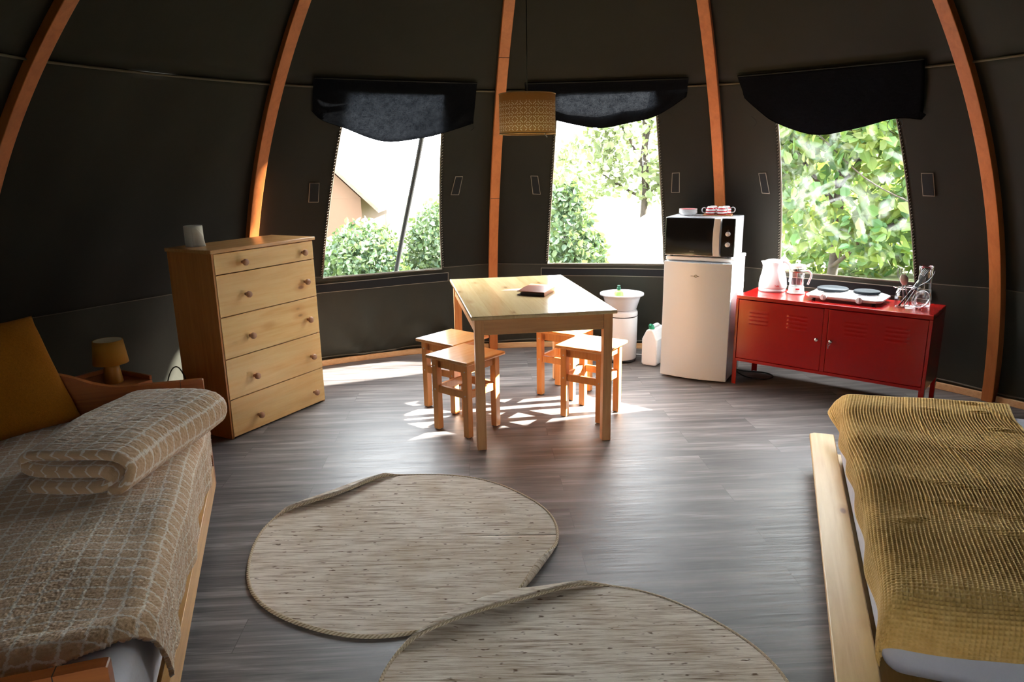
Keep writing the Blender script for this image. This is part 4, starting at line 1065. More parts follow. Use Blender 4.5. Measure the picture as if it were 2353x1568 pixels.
    a, b = Vector((-0.020, -0.025, 0.0)), Vector((0.036, -0.030, 0.105)); ax = (b - a).normalized(); side = Vector((math.cos(-0.6), math.sin(-0.6), 0)); side = (side - ax * side.dot(ax)).normalized(); nr = side.cross(ax)
    m = MB(); stick(a, b, 0.006, 0.0045, m, 0.6); m.build('handle', M_steel, kn)
    poly = [(0, -0.005), (0.03, -0.009), (0.075, -0.009), (0.098, -0.004), (0.104, 0.004), (0.095, 0.009), (0.0, 0.006)]
    vs = [b + ax * (u - 0.004) + side * v + nr * s for s in (-0.0008, 0.0008) for u, v in poly]; n = len(poly)
    m = MB(); m.add(vs, [tuple(reversed(range(n))), tuple(range(n, 2 * n))] + [(i, (i + 1) % n, n + (i + 1) % n, n + i) for i in range(n)]); m.build('blade', M_steel, kn)
    # long dark ladle/paring handle leaning far right
    pk = thing('paring_knife', 'long thin dark knife leaning far out of the glass jar to the right', 'knife', B)
    a, b = Vector((-0.045, -0.012, 0.0)), Vector((0.016, -0.026, 0.100)); ax = (b - a).normalized()
    m = MB(); stick(a, b, 0.008, 0.0065, m, 0.7); m.build('handle', M_black, pk)
    m = MB(); m.tube(smooth_path([b, b + Vector((0.045, -0.006, 0.030)), b + Vector((0.085, -0.010, 0.055)), b + Vector((0.112, -0.012, 0.090)), b + Vector((0.122, -0.012, 0.118))], 5), [0.0042] * 12 + [0.0036, 0.003, 0.0026, 0.0022, 0.0018, 0.0014, 0.0012, 0.001, 0.0008], 8, flat=0.35); m.build('blade', plain('dark_steel', (0.14, 0.14, 0.15, 1), 0.3, Metallic=0.9), pk)
    # second fork handle and spoon handles showing inside the jar
jar()
def vase():
    m = MB(); m.lathe([(0, 0), (0.040, 0), (0.0445, 0.005), (0.0455, 0.09), (0.0440, 0.125), (0.0385, 0.160), (0.0355, 0.185), (0.0365, 0.215), (0.0410, 0.250), (0.0395, 0.250), (0.0350, 0.215), (0.034, 0.185), (0.037, 0.160), (0.0425, 0.125), (0.044, 0.09), (0.043, 0.010), (0.038, 0.006), (0, 0.006)], 48, cap=False)
    o = m.build('glass_carafe', M_glass, loc=(2.548, 4.335, CT + 0.0005)); tag(o, 'tall clear glass carafe behind the jar at the right end of the cabinet', 'carafe')
vase()
def floor_cable():
    m = MB(); m.tube(smooth_path([(1.60, 5.20, 0.006), (1.62, 5.16, 0.05), (1.66, 5.13, 0.012), (1.72, 5.08, 0.006), (1.86, 5.02, 0.006), (1.88, 4.92, 0.006), (1.80, 4.86, 0.006), (1.70, 4.91, 0.006), (1.665, 5.02, 0.006), (1.67, 5.12, 0.006), (1.64, 5.24, 0.006)], 8), 0.0048, 6)
    pc = m.build('power_cord', M_cable, bpy.data.objects['mini_fridge']); pc.matrix_parent_inverse = (Matrix.Translation((1.0815, 5.0056, 0)) @ Matrix.Rotation(-0.5127, 4, 'Z')).inverted()
    m = MB(); m.tube(smooth_path([(0.99, 5.60, 0.006), (1.05, 5.575, 0.006), (1.12, 5.56, 0.006), (1.28, 5.47, 0.006)], 6), 0.0045, 6)
    tag(m.build('appliance_cord', M_wcable), 'white cord on the floor running from behind the bin to the fridge', 'cord')
floor_cable()

# ------------------------------------------------------------------ bin, basin, bottle, canister
def bin_():
    b = thing('pedal_bin', 'white cylindrical pedal bin standing under the basin', 'bin', (0.86, 5.46, 0), -0.3)
    m = MB(); m.lathe([(0, 0), (0.117, 0), (0.120, 0.004), (0.120, 0.022), (0, 0.022)], 48); m.build('base', M_black, b)
    m = MB(); m.lathe([(0, 0.0225), (0.121, 0.0225), (0.1225, 0.030), (0.1245, 0.356), (0.122, 0.358), (0, 0.358)], 56); m.build('body', M_white, b)
    m = MB(); m.lathe([(0, 0.3585), (0.1215, 0.3585), (0.1215, 0.3655), (0, 0.3655)], 48); m.build('gasket', M_black, b)
    m = MB(); m.lathe([(0, 0.366), (0.1245, 0.366), (0.1250, 0.370), (0.1245, 0.392), (0.119, 0.404), (0.07, 0.411), (0, 0.412)], 56); m.build('lid', M_white, b)
    m = MB(); m.box(-0.028, 0.028, -0.165, -0.118, 0.022, 0.034); m.box(-0.012, 0.012, -0.125, -0.10, 0.012, 0.026); m.build('pedal', M_chrome, b, bevel=0.004)
    s = MB(); s.lathe([(0, 0.0), (0.108, 0.0), (0.116, 0.006), (0.140, 0.085), (0.150, 0.118), (0.166, 0.121), (0.167, 0.112), (0.170, 0.112), (0.1695, 0.125), (0.149, 0.1235), (0.136, 0.085), (0.112, 0.010), (0.106, 0.005), (0, 0.005)], 64)
    o = s.build('wash_basin', M_wplast, loc=(0.86, 5.46, 0.4125)); tag(o, 'round white plastic washing-up basin on top of the bin', 'basin')
    t = thing('soap_bottle', 'green washing-up liquid bottle standing in the white basin', 'bottle', (0.835, 5.455, 0.418))
    m = MB(); m.lathe([(0, 0), (0.034, 0), (0.037, 0.005), (0.037, 0.105), (0.034, 0.122), (0.022, 0.138), (0.012, 0.143), (0.012, 0.148), (0, 0.148)], 32); m.build('bottle_body', M_soap, t)
    m = MB(); m.lathe([(0, 0.1485), (0.0155, 0.1485), (0.0165, 0.156), (0.0150, 0.164), (0.0095, 0.167), (0.0095, 0.171), (0.0125, 0.174), (0.0115, 0.180), (0, 0.1805)], 24); m.build('cap', M_dgreen, t)
bin_()
def canister():
    c = thing('water_canister', 'white plastic water canister with green cap on the floor beside the fridge', 'canister', (1.045, 5.255, 0), 1.0)
    # length along local x, width along y; sloped shoulder
    L, Wd = 0.215, 0.125
    poly = [(0.006, 0), (L - 0.008, 0), (L, 0.010), (L, 0.205), (L - 0.010, 0.240), (L - 0.070, 0.285), (L - 0.095, 0.293), (0.045, 0.293), (0.0, 0.205), (0, 0.010)]
    # end view: gable-topped block seen from its narrow side
    hx = Wd / 2
    sec = [(-hx + 0.012, 0.0), (hx - 0.012, 0.0), (hx, 0.014), (hx, 0.205), (0.030, 0.272), (0.018, 0.284), (-0.018, 0.284), (-0.030, 0.272), (-hx, 0.205), (-hx, 0.014)]
    m = MB()
    vs = []; fs = []; xs = [0.0, 0.012, L - 0.012, L]; n = len(sec)
    for i, x in enumerate(xs):
        k = 0.90 if i in (0, 3) else 1.0
        vs += [(x, y * k, 0.14 + (z - 0.14) * (0.97 if i in (0, 3) else 1.0)) for y, z in sec]
    for i in range(3):
        for j in range(n): fs.append((i * n + j, i * n + (j + 1) % n, (i + 1) * n + (j + 1) % n, (i + 1) * n + j))
    fs += [tuple(reversed(range(n))), tuple(range(3 * n, 4 * n))]
    m.add(vs, fs); b = m.build('body', M_milky, c, bevel=0.008, seg=3)
    b.location = (0, 0, 0.0045)
    pts = smooth_path([(0.030, 0, 0.278), (0.060, 0, 0.298), (0.11, 0, 0.302), (0.160, 0, 0.298), (0.190, 0, 0.278)], 4)
    m = MB(); m.tube(pts, 0.014, 10); m.build('grip', M_milky, c)
    m = MB(); m.lathe([(0, 0), (0.021, 0), (0.022, 0.004), (0.021, 0.024), (0.016, 0.031), (0, 0.032)], 24, M=Matrix.Translation((0.045, 0, 0.288)) @ Matrix.Rotation(-0.5, 4, 'Y'))
    m.tube([(0.035, 0, 0.315), (0.012, 0.0, 0.322), (-0.004, 0, 0.316)], [0.012, 0.011, 0.010], 10); m.build('cap', M_green, c)
    m = MB(); m.lathe([(0, 0), (0.012, 0), (0.012, 0.022), (0, 0.022)], 14, M=Matrix.Translation((L * 0.8, -hx - 0.000, 0.09)) @ Matrix.Rotation(PI / 2, 4, 'X')); m.build('tap', M_green, c)
canister()

# ------------------------------------------------------------------ left bed
LB = Matrix.Translation((-1.38, 3.04, 0)) @ Matrix.Rotation(math.atan2(-0.306, -0.952), 4, 'Z')   # x: away from rail, y: towards the photographer
LBR = math.atan2(-0.306, -0.952)
def left_bed():
    b = thing('single_bed', 'pine single bed with a curved headboard, made up with a beige blanket', 'bed', (-1.38, 3.04, 0), LBR)
    w = 0.98
    def end(name, y0, y1, zbot):
        prof_ = [(0.0, 0.606), (0.012, 0.613), (0.10, 0.613), (0.30, 0.614), (0.37, 0.621), (0.44, 0.643), (0.50, 0.672), (0.54, 0.688)]
        half = smooth_path([(x, z, 0) for x, z in prof_], 4)
        pts = [(p[0], p[1]) for p in half if p[0] < 0.54]
        ctr = 0.60
        right = [(2 * ctr - x, z) for x, z in reversed(pts)]
        poly = [(0, zbot)] + pts + [(0.56, 0.694), (0.60, 0.697), (0.64, 0.694)] + right + [(2 * ctr, zbot)]
        poly = [(min(x, 1.04), z) for x, z in poly]
        out = []
        for p in poly:
            if not out or (abs(p[0] - out[-1][0]) + abs(p[1] - out[-1][1])) > 1e-4: out.append(p)
        m = MB(); m.prism(out, y0, y1, plane='XZ'); o = m.build(name, M_bedend, b, bevel=0.004)
        m = MB(); m.box(0.0915, 0.0935, y0 - 0.0008, y1 + 0.0008, zbot + 0.01, 0.6138); m.build('joint', M_dleather, o)
        return o
    end('headboard', -0.030, 0.0, 0.10); end('footboard', 1.94, 1.97, 0.10)
    m = MB(); m.box(0.0, 0.024, 0.001, 1.939, 0.098, 0.198); m.build('side_rail', M_bed, b, bevel=0.002)
    m = MB(); m.box(1.0, 1.024, 0.001, 1.939, 0.098, 0.198); m.build('side_rail', M_bed, b, bevel=0.002)
    for x in (0.02, 0.95):
        for y in (0.02, 1.86):
            m = MB(); m.box(x + 0.006, x + 0.06, y, y + 0.06, 0.0, 0.12); m.build('leg', M_bedend, b, bevel=0.003)
    m = MB(); m.box(0.0245, 0.9995, 0.005, 1.935, 0.15, 0.17); m.build('slats', M_bed, b)
left_bed()
def bend(d, r):
    """d: signed distance along a sheet past an edge; -> horizontal run, vertical drop"""
    th = np.clip(-d / r, 0, PI / 2)
    h = np.where(d >= 0, d, -r * np.sin(th)); v = np.where(d >= 0, 0.0, r * (1 - np.cos(th)))
    ex = np.maximum(0, -d - r * PI / 2)
    return h, v + ex
def pile(P, amp, seed):
    """push the surface in and out along its normals like curly fleece pile"""
    r = np.random.RandomState(seed); q = r.normal(size=P.shape[:2])
    for _ in range(1): q = (q + np.roll(q, 1, 0) + np.roll(q, -1, 0) + np.roll(q, 1, 1) + np.roll(q, -1, 1)) / 5
    q /= q.std(); Nn = np.cross(np.gradient(P, axis=0), np.gradient(P, axis=1)); Nn /= np.linalg.norm(Nn, axis=-1, keepdims=True) + 1e-9
    return P + Nn * (q * amp * 0.5)[..., None]
def left_bedding():
    # mattress under a white sheet
    n1, n2 = 44, 80
    A = np.linspace(0, 1, n1); Bq = np.linspace(0, 1, n2)
    x0, x1, y0, y1, z0, z1 = 0.028, 0.985, 0.006, 1.915, 0.172, 0.462
    m = MB(); m.box(x0, x1, y0, y1, z0, z1)
    o = m.build('mattress', M_sheet, bevel=0.055, seg=5); o.matrix_world = LB
    tag(o, 'white sheeted mattress on the left bed under the beige blanket', 'mattress')
    # blanket: sheet coordinate a across (0 = hanging hem at the rail), b along
    na, nb = 520, 760; La, Lb = 1.20, 1.70
    a = np.linspace(0, La, na)[:, None] * np.ones((1, nb)); q = np.linspace(0, 1, nb)[None, :] * np.ones((na, 1))
    drop = 0.27
    h, v = bend(a - drop, 0.075)
    # hem runs further down the bed on the flat than on the hanging side
    s = np.clip((a - 0.0) / 0.42, 0, 1); yend = 1.53 + 0.205 * (s * s * (3 - 2 * s)) + 0.015 * np.sin(a * 9)
    yst = 0.012
    y = yst + (yend - yst) * q
    x = 0.062 + h
    x = np.maximum(x, -0.016)
    z = 0.488 - v
    far = np.clip((0.35 - y) / 0.35, 0, 1)
    z += smooth_noise(a * 1.0, y, 3, 0.010, 1.6, 3) * np.clip(a / 0.3, 0.25, 1) * np.clip(1 - 0.0 * q, 0, 1)
    x += 0.010 * np.sin(y * 11 + 1.0) * np.clip(1 - a / 0.25, 0, 1) + 0.004 * np.sin(y * 31)* np.clip(1 - a / 0.25, 0, 1)
    lim = np.clip((q - 0.93) / 0.07, 0, 1); z += 0.012 * np.sin(PI * lim) - 0.012 * lim ** 2
    z = np.maximum(z, np.where(a > drop, 0.474, 0.206))
    P = pile(np.stack([x, y, z], -1), 0.0013, 5); uv = np.stack([a, y + 0.10 * s], -1)
    o = grid_obj('fleece_blanket', P, M_fleece, uv=uv, solid=0.012, offset=-1); o.matrix_world = LB
    tag(o, 'beige fleece blanket with pale grid lines spread over the left bed', 'blanket')
    # folded blanket: ribbon section extruded
    sec = smooth_path([(0.05, 0.016, 0), (0.18, 0.015, 0), (0.325, 0.017, 0), (0.350, 0.032, 0), (0.325, 0.046, 0), (0.18, 0.048, 0), (0.045, 0.050, 0), (0.012, 0.067, 0), (0.040, 0.084, 0), (0.18, 0.088, 0), (0.33, 0.086, 0), (0.382, 0.064, 0), (0.386, 0.036, 0), (0.350, 0.013, 0)][:0] + [(0.06, 0.018, 0), (0.18, 0.017, 0), (0.30, 0.019, 0), (0.332, 0.036, 0), (0.30, 0.052, 0), (0.18, 0.053, 0), (0.05, 0.056, 0), (0.014, 0.075, 0), (0.05, 0.094, 0), (0.18, 0.098, 0), (0.32, 0.097, 0), (0.378, 0.078, 0), (0.390, 0.046, 0), (0.372, 0.018, 0), (0.335, 0.0135, 0)], 20)
    S = np.array([(p[0], p[1] * 1.22) for p in sec]); T = np.gradient(S, axis=0); T /= np.linalg.norm(T, axis=1)[:, None]; Nn = np.stack([-T[:, 1], T[:, 0]], 1)
    arc = np.concatenate([[0], np.cumsum(np.linalg.norm(np.diff(S, axis=0), axis=1))])
    nl = 260; Lf = 0.655
    e1 = np.array([-0.905, 0.426]); e2 = np.array([-0.36, -0.933])     # across (left->right), along (near->far)
    O2 = np.array([0.522, 0.700])
    def P_at(si, u, off):
        p = S[si] + Nn[si] * off
        return p
    th = 0.0165
    ring = [(i, th) for i in range(len(S))] + [(i, -th) for i in reversed(range(len(S)))]
    nr = len(ring); P = np.zeros((nl + 1, nr + 1, 3)); UV = np.zeros((nl + 1, nr + 1, 2))
    for i in range(nl + 1):
        u = i / nl; l = u * Lf
        endt = 1 - 0.55 * max(0, (0.03 - min(u, 1 - u)) / 0.03) ** 2
        for j in range(nr + 1):
            si, off = ring[j % nr]
            p = S[si] + Nn[si] * off * endt
            bulge = 1 + 0.10 * math.sin(PI * u) + 0.10 * u
            # the right hand corner at the far end rounds off and sags over the rail
            acr = p[0] + 0.006 * math.sin(8 * u + 3 * p[0]) + 0.03 * (p[0] / 0.39) * u
            hgt = p[1] * bulge
            sl = l - 0.050 * (1 - u) ** 4 * max(0, 1 - p[1] / 0.075) + 0.012 * math.sin(p[0] * 12) * math.tanh((u - 0.5) * 5) + (0.05 * (p[0] / 0.39 - 0.5) * u)
            xy = O2 + e1 * acr + e2 * sl
            P[i, j] = (xy[0], xy[1], 0.4865 + hgt + 0.004 * math.sin(9 * l + 5 * p[0]))
            UV[i, j] = (arc[si] + (0.02 if off > 0 else 0), l)
    Pp = pile(P, 0.0012, 9); Pp[:, -1] = Pp[:, 0]; P = Pp
    o = grid_obj('folded_blanket', P, M_fleece, uv=UV)
    bm = bmesh.new(); bm.from_mesh(o.data); bmesh.ops.remove_doubles(bm, verts=bm.verts, dist=1e-5)
    bmesh.ops.holes_fill(bm, edges=[e for e in bm.edges if e.is_boundary], sides=0); bmesh.ops.recalc_face_normals(bm, faces=bm.faces); bm.to_mesh(o.data); bm.free()
    o.matrix_world = LB; tag(o, 'folded beige fleece blanket lying on the left bed near the headboard', 'blanket')
left_bedding()
def cushion():
    # corner B low right, e1 along the bottom edge, e2 up the right-hand edge
    Bc = np.array([0.475, 0.050, 0.505]); e1 = np.array([0.74, 0.67, 0.0]); e2 = np.array([0.36, -0.40, 0.84]); e2 /= np.linalg.norm(e2); e1 /= np.linalg.norm(e1)
    nv = np.cross(e1, e2); nv /= np.linalg.norm(nv)
    if nv[1] < 0: nv = -nv
    size = 0.50; n = 46; P = np.zeros((2 * n, n, 3))
    V = []; F = []
    u = np.linspace(-1, 1, n)
    U, Vv = np.meshgrid(u, u, indexing='ij')
    pin = lambda a, b: a * (1 - 0.055 * (1 - b ** 2) ** 1.0 * np.abs(a) ** 3) 
    UU = pin(U, Vv); VV = pin(Vv, U)
    T = 0.085 * ((1 - U ** 2).clip(0) * (1 - Vv ** 2).clip(0)) ** 0.42
    T = T * (1 + 0.10 * smooth_noise(U, Vv, 5, 1.0, 0.6, 3))
    C = Bc + (e1 + e2) * size / 2
    m = MB()
    for s in (1, -1):
        for i in range(n):
            for j in range(n):
                p = C + e1 * UU[i, j] * size / 2 + e2 * VV[i, j] * size / 2 + nv * s * T[i, j]; V.append(tuple(p))
    for s in range(2):
        for i in range(n - 1):
            for j in range(n - 1):
                b = s * n * n; q = (b + i * n + j, b + (i + 1) * n + j, b + (i + 1) * n + j + 1, b + i * n + j + 1); F.append(q if s == 0 else q[::-1])
    m.add(V, F, 0, True); o = m.build('throw_cushion', M_cushion, fix=False)
    bm = bmesh.new(); bm.from_mesh(o.data); bmesh.ops.remove_doubles(bm, verts=bm.verts, dist=1e-5); bmesh.ops.recalc_face_normals(bm, faces=bm.faces); bm.to_mesh(o.data); bm.free()
    o.matrix_world = LB; tag(o, 'square mustard cushion leaning against the headboard of the left bed', 'cushion')
cushion()

# ------------------------------------------------------------------ bedside table and lamp
NS = Matrix.Translation((-1.815, 3.441, 0)) @ Matrix.Rotation(1.0831, 4, 'Z')
def nightstand():
    t = thing('nightstand', 'small brown wooden bedside table behind the left bed carrying the mustard lamp', 'nightstand', (-1.815, 3.441, 0), 1.0831)
    w, d = 0.42, 0.34
    m = MB(); m.box(-w, 0, 0, d, 0.478, 0.498); m.build('top', M_nstand, t, bevel=0.003)
    m = MB(); m.box(-w, 0.0, d - 0.014, d, 0.4985, 0.520); m.box(-0.014, 0.0, 0.0, d - 0.0145, 0.4985, 0.520); m.box(-w, -w + 0.014, 0.0, d - 0.0145, 0.4985, 0.520); m.build('raised_edge', M_nstand, t, bevel=0.002)
    m = MB(); m.box(-w + 0.02, -0.02, 0.012, d - 0.02, 0.06, 0.4775); m.build('cabinet_body', M_nstand, t, bevel=0.003)
    m = MB(); m.box(-w + 0.03, -0.03, 0.002, 0.0115, 0.33, 0.465); dr = m.build('drawer', M_nstand, t, bevel=0.002)
    m = MB(); m.lathe([(0, 0), (0.008, 0), (0.014, 0.018), (0, 0.022)], 16, M=Matrix.Translation((-w / 2, 0.002, 0.40)) @ Matrix.Rotation(PI / 2, 4, 'X')); m.build('knob', M_knob, dr)
    for x in (-w + 0.02, -0.06):
        for y in (0.015, d - 0.06):
            m = MB(); m.box(x, x + 0.04, y, y + 0.04, 0, 0.062); m.build('leg', M_nstand, t)
    l = thing('table_lamp', 'small mustard table lamp with a tapered shade on the bedside table', 'lamp', (-1.985, 3.398, 0.4985))
    m = MB(); m.lathe([(0, 0), (0.041, 0), (0.0435, 0.003), (0.043, 0.012), (0.0355, 0.078), (0.033, 0.088), (0.024, 0.094), (0.0145, 0.0955), (0.0135, 0.104), (0, 0.104)], 40); m.build('lamp_base', M_mustard_b, l)
    m = MB(); m.lathe([(0.079, 0.100), (0.0655, 0.216)], 48, cap=False); m.build('lamp_shade', M_mustard_l, l, solid=0.003)
    m = MB(); m.lathe([(0.0765, 0.1005), (0.0635, 0.2155)], 48, cap=False); m.build('lining', M_lining, l)
    m = MB(); m.lathe([(0, 0.1045), (0.013, 0.1045), (0.013, 0.135), (0, 0.135)], 16); m.lathe([(0, 0.1352), (0.012, 0.137), (0.022, 0.160), (0.018, 0.180), (0, 0.190)], 16); m.build('bulb', M_wplast, l)
nightstand()

# ------------------------------------------------------------------ right bed
RBR = -0.3543
RB = Matrix.Translation((1.535, 3.461, 0)) @ Matrix.Rotation(RBR, 4, 'Z')   # x: towards the wall, -y: towards the photographer
def right_bed():
    b = thing('platform_bed', 'low pine bed with a wide flat side board, made up under the mustard blanket', 'bed', (1.535, 3.461, 0), RBR)
    wd = 1.02; zp = 0.150
    c = 0.022
    def board(name, x0, x1, y0, y1, z0=zp - 0.020, z1=zp):
        poly = [(x0 + c, y1), (x0, y1 - c), (x0, y0 + c), (x0 + c, y0), (x1, y0), (x1, y1)]
        m = MB(); m.prism(poly, z0, z1); return m.build(name, M_plank, b, bevel=0.006, seg=3)
    board('side_board', 0.0, 0.118, -2.02, 0.015)
    m = MB(); m.box(0.120, wd, -2.02, -1.90, zp - 0.020, zp); m.build('foot_board', M_plank, b, bevel=0.006)
    m = MB(); m.box(0.170, wd, -0.045, -0.02, zp - 0.040, zp - 0.005); m.build('head_board', M_plank, b, bevel=0.004)
    m = MB(); m.box(0.06, 0.10, -1.96, -0.05, 0.01, zp - 0.0205); m.build('rail', M_plank, b); m = MB(); m.box(wd - 0.05, wd, -1.9, -0.05, 0.01, zp - 0.0205); m.build('rail', M_plank, b)
    for x in (0.06, wd - 0.06):
        for y in (-1.95, -0.10):
            m = MB(); m.box(x, x + 0.05, y, y + 0.05, 0, zp - 0.021); m.build('leg', M_plank, b)
    m = MB(); m.box(0.120, wd - 0.005, -1.89, -0.05, 0.05, 0.068); m.build('slats', M_plank, b)
    # mattress
    x0, x1, y0, y1, z0, z1 = 0.132, 1.08, -1.80, -0.055, 0.152, 0.362
    m = MB(); m.box(x0, x1, y0, y1, z0 - 0.06, z1); o = m.build('mattress', M_sheet, bevel=0.06, seg=6); o.matrix_world = RB
    tag(o, 'white sheeted mattress of the right bed showing below the mustard blanket', 'mattress')
    # waffle blanket, real woven cells
    cell = 0.0125; na, nb = 330, 800; La = 0.82; Lb = 1.985
    a = np.linspace(0, La, na)[:, None] * np.ones((1, nb)); bb = np.linspace(0, Lb, nb)[None, :] * np.ones((na, 1))
    dropL = 0.150 + 0.015 * np.sin(bb * 5.0) - 0.02 * np.clip((bb - 1.7) / 0.25, 0, 1) + 0.045 * np.exp(-(bb / 0.22) ** 2)
    hL, vL = bend(a - dropL, 0.05)
    dropN = 0.160 + 0.02 * np.exp(-((a - 0.1) / 0.2) ** 2) - 0.05 * np.clip((a - 0.45) / 0.5, 0, 1)
    hN, vN = bend(bb - dropN, 0.07)
    hF, vF = bend(Lb - 0.050 - bb, 0.05)
    x = 0.168 + hL; y = -1.775 + hN
    y = np.where(bb > Lb - 0.050, -1.775 + (Lb - 0.050 - dropN) - hF, y)
    z = 0.374 - np.maximum(vL, vN) - 0.35 * np.minimum(vL, vN) - vF
    # left hem flares a little over the side board, the far corner most of all
    fl = np.clip((dropL - a - 0.05) / 0.12, 0, 1)
    x -= fl * (0.002 + 0.050 * np.clip((bb - 1.72) / 0.2, 0, 1) + 0.010 * np.sin(bb * 17))
    top = np.clip((a - dropL + 0.02) / 0.06, 0, 1) * np.clip((bb - dropN + 0.02) / 0.06, 0, 1)
    def crease(p0, p1, wdt, amp, fade=0.15):
        d = np.array(p1) - np.array(p0); L = np.hypot(*d); d = d / L
        s = (a - p0[0]) * d[0] + (bb - p0[1]) * d[1]; t = -(a - p0[0]) * d[1] + (bb - p0[1]) * d[0]
        e = np.clip(s / (fade * L), 0, 1) * np.clip((L - s) / (fade * L), 0, 1)
        return amp * e * (np.exp(-(t / wdt) ** 2) - 0.4 * np.exp(-((t + 1.6 * wdt) / wdt) ** 2))
    zc = crease((0.375, 1.97), (0.52, 0.90), 0.011, 0.0040, 0.05) + crease((0.70, 1.95), (0.98, 1.1), 0.011, 0.004, 0.05)
    for (p0, p1, w_, am) in (((0.42, 1.80), (0.55, 1.76), 0.012, 0.010), ((0.45, 1.66), (0.56, 1.60), 0.012, 0.010), ((0.60, 1.93), (0.72, 1.90), 0.014, 0.014), ((0.63, 1.80), (0.74, 1.78), 0.012, 0.012), ((0.66, 1.56), (0.80, 1.53), 0.012, 0.012),
                              ((0.22, 0.98), (0.58, 0.86), 0.016, 0.011), ((0.20, 0.82), (0.62, 0.66), 0.018, 0.013), ((0.36, 0.62), (0.80, 0.48), 0.020, 0.016), ((0.52, 0.80), (0.95, 0.62), 0.018, 0.011), ((0.60, 0.46), (1.0, 0.36), 0.018, 0.012), ((0.15, 0.58), (0.30, 0.64), 0.014, 0.012), ((0.40, 1.30), (0.60, 1.28), 0.014, 0.006)):
        zc = zc + crease(p0, p1, w_ * 1.15, am * 0.55, 0.4)
    zc = zc + 0.010 * smooth_noise(a, bb, 11, 1.0, 1.1, 3) + 0.006
    z += zc * top
    y += (1 - np.clip((bb - dropN + 0.02) / 0.06, 0, 1)) * (0.012 * np.sin(a * 13 + 1.0) - 0.008)
    # hem line sags on the near side
    z = np.maximum(z, 0.157 + 0.0 * z)
    P = np.stack([x, y, z], -1)
    dA = np.gradient(P, axis=0); dB = np.gradient(P, axis=1); Nn = np.cross(dA, dB); Nn /= (np.linalg.norm(Nn, axis=-1, keepdims=True) + 1e-9)
    fa = np.abs((a / cell) % 1 - 0.5) * 2; fb = np.abs((bb / cell) % 1 - 0.5) * 2
    ridge = np.maximum(np.clip((fa - 0.35) / 0.55, 0, 1), np.clip((fb - 0.35) / 0.55, 0, 1)); ridge = ridge * ridge * (3 - 2 * ridge)
    plainb = np.clip(np.minimum(np.minimum(a, La - a), np.minimum(bb, Lb - bb)) / 0.012, 0, 1)
    P = P + Nn * ((ridge * plainb + (1 - plainb) * 0.6) * 0.0046)[..., None]
    o = grid_obj('waffle_blanket', P, M_waffle, uv=np.stack([a, bb], -1), solid=0.003, offset=-1); o.matrix_world = RB
    tag(o, 'mustard waffle-weave blanket spread over the right bed', 'blanket')
right_bed()

# ------------------------------------------------------------------ rugs
def rug(cx, cy, R, lips, rot, label, lift=None):
    r = thing('round_rug', label, 'rug', (cx, cy, 0), rot, 'round jute rugs')
    nr, na = 44, 240; th = 0.009
    rad = np.concatenate([np.linspace(0, R - 0.078, 24), np.linspace(R - 0.078, R, 41)[1:]])
    A = np.linspace(0, 2 * PI, na + 1)
    P = np.zeros((len(rad), na + 1, 3)); UV = np.zeros((len(rad), na + 1, 2))
    def lip_amt(a):
        s = 0
        for c, wd, hgt in lips:
            d = (a - c + PI) % (2 * PI) - PI; s = max(s, hgt * max(0.0, math.cos(min(abs(d) / wd, 1) * PI / 2)) ** 1.3)
        return s
    for j, a in enumerate(A):
        L = lip_amt(a - 0.0); wob = 0.008 * math.sin(3 * a + 1) + 0.005 * math.sin(7 * a)
        for i, q in enumerate(rad):
            wd_ = 0.075 * min(1.0, L); sa = q - (R - wd_)          # the edge folds over and lies back on the rug
            rr = q + wob * (q / R); zz = th
            if L > 0.02 and sa > 0:
                rb = 0.010; Am = 2.95 * min(1.0, L / 0.25); base = (R - wd_) + wob * ((R - wd_) / R)
                tt = min(sa / rb, Am); ex = max(0.0, sa - rb * Am)
                rr = base + rb * math.sin(tt) + ex * math.cos(Am); zz = th + rb * (1 - math.cos(tt)) + ex * math.sin(Am)
            zz += lift(cx + rr * math.cos(a + rot), cy + rr * math.sin(a + rot)) if lift else 0
            P[i, j] = (rr * math.cos(a), rr * math.sin(a), zz); UV[i, j] = (a * R, q)
    top = grid_obj('weave', P, M_rug, r, uv=UV, solid=th - 0.0005, offset=-1)
    # make sure the sheet's thickness goes downwards
    if top.data.polygons[0].normal.z < 0: top.data.flip_normals()
    m = MB(); m.tube([tuple(P[-1, j] + np.array([0, 0, -th / 2 + 0.0008])) for j in range(na)], 0.0072, 8, closed=True)
    e = m.build('braided_edge', M_rugedge, r)
    l = e.data.uv_layers.new(name='UVMap')
    for p in e.data.polygons:
        for li in p.loop_indices:
            vi = e.data.loops[li].vertex_index; l.data[li].uv = ((vi // 8) / na * 4.0, (vi % 8) / 8 * 0.05)
rug(-0.46, 2.705, 0.632, [(2.30, 0.60, 0.95), (-0.45, 0.46, 0.42)], 0.0, 'round beige jute rug nearer the table, its edges curling up')
def lift2(x, y):
    d = math.hypot(x + 0.46, y - 2.705); s = min(max((0.70 - d) / 0.12, 0), 1); return 0.017 * s * s * (3 - 2 * s)
rug(0.19, 1.745, 0.612, [(2.05, 0.80, 1.0)], 0.0, 'round beige jute rug nearest the photographer, overlapping the other rug', lift2)

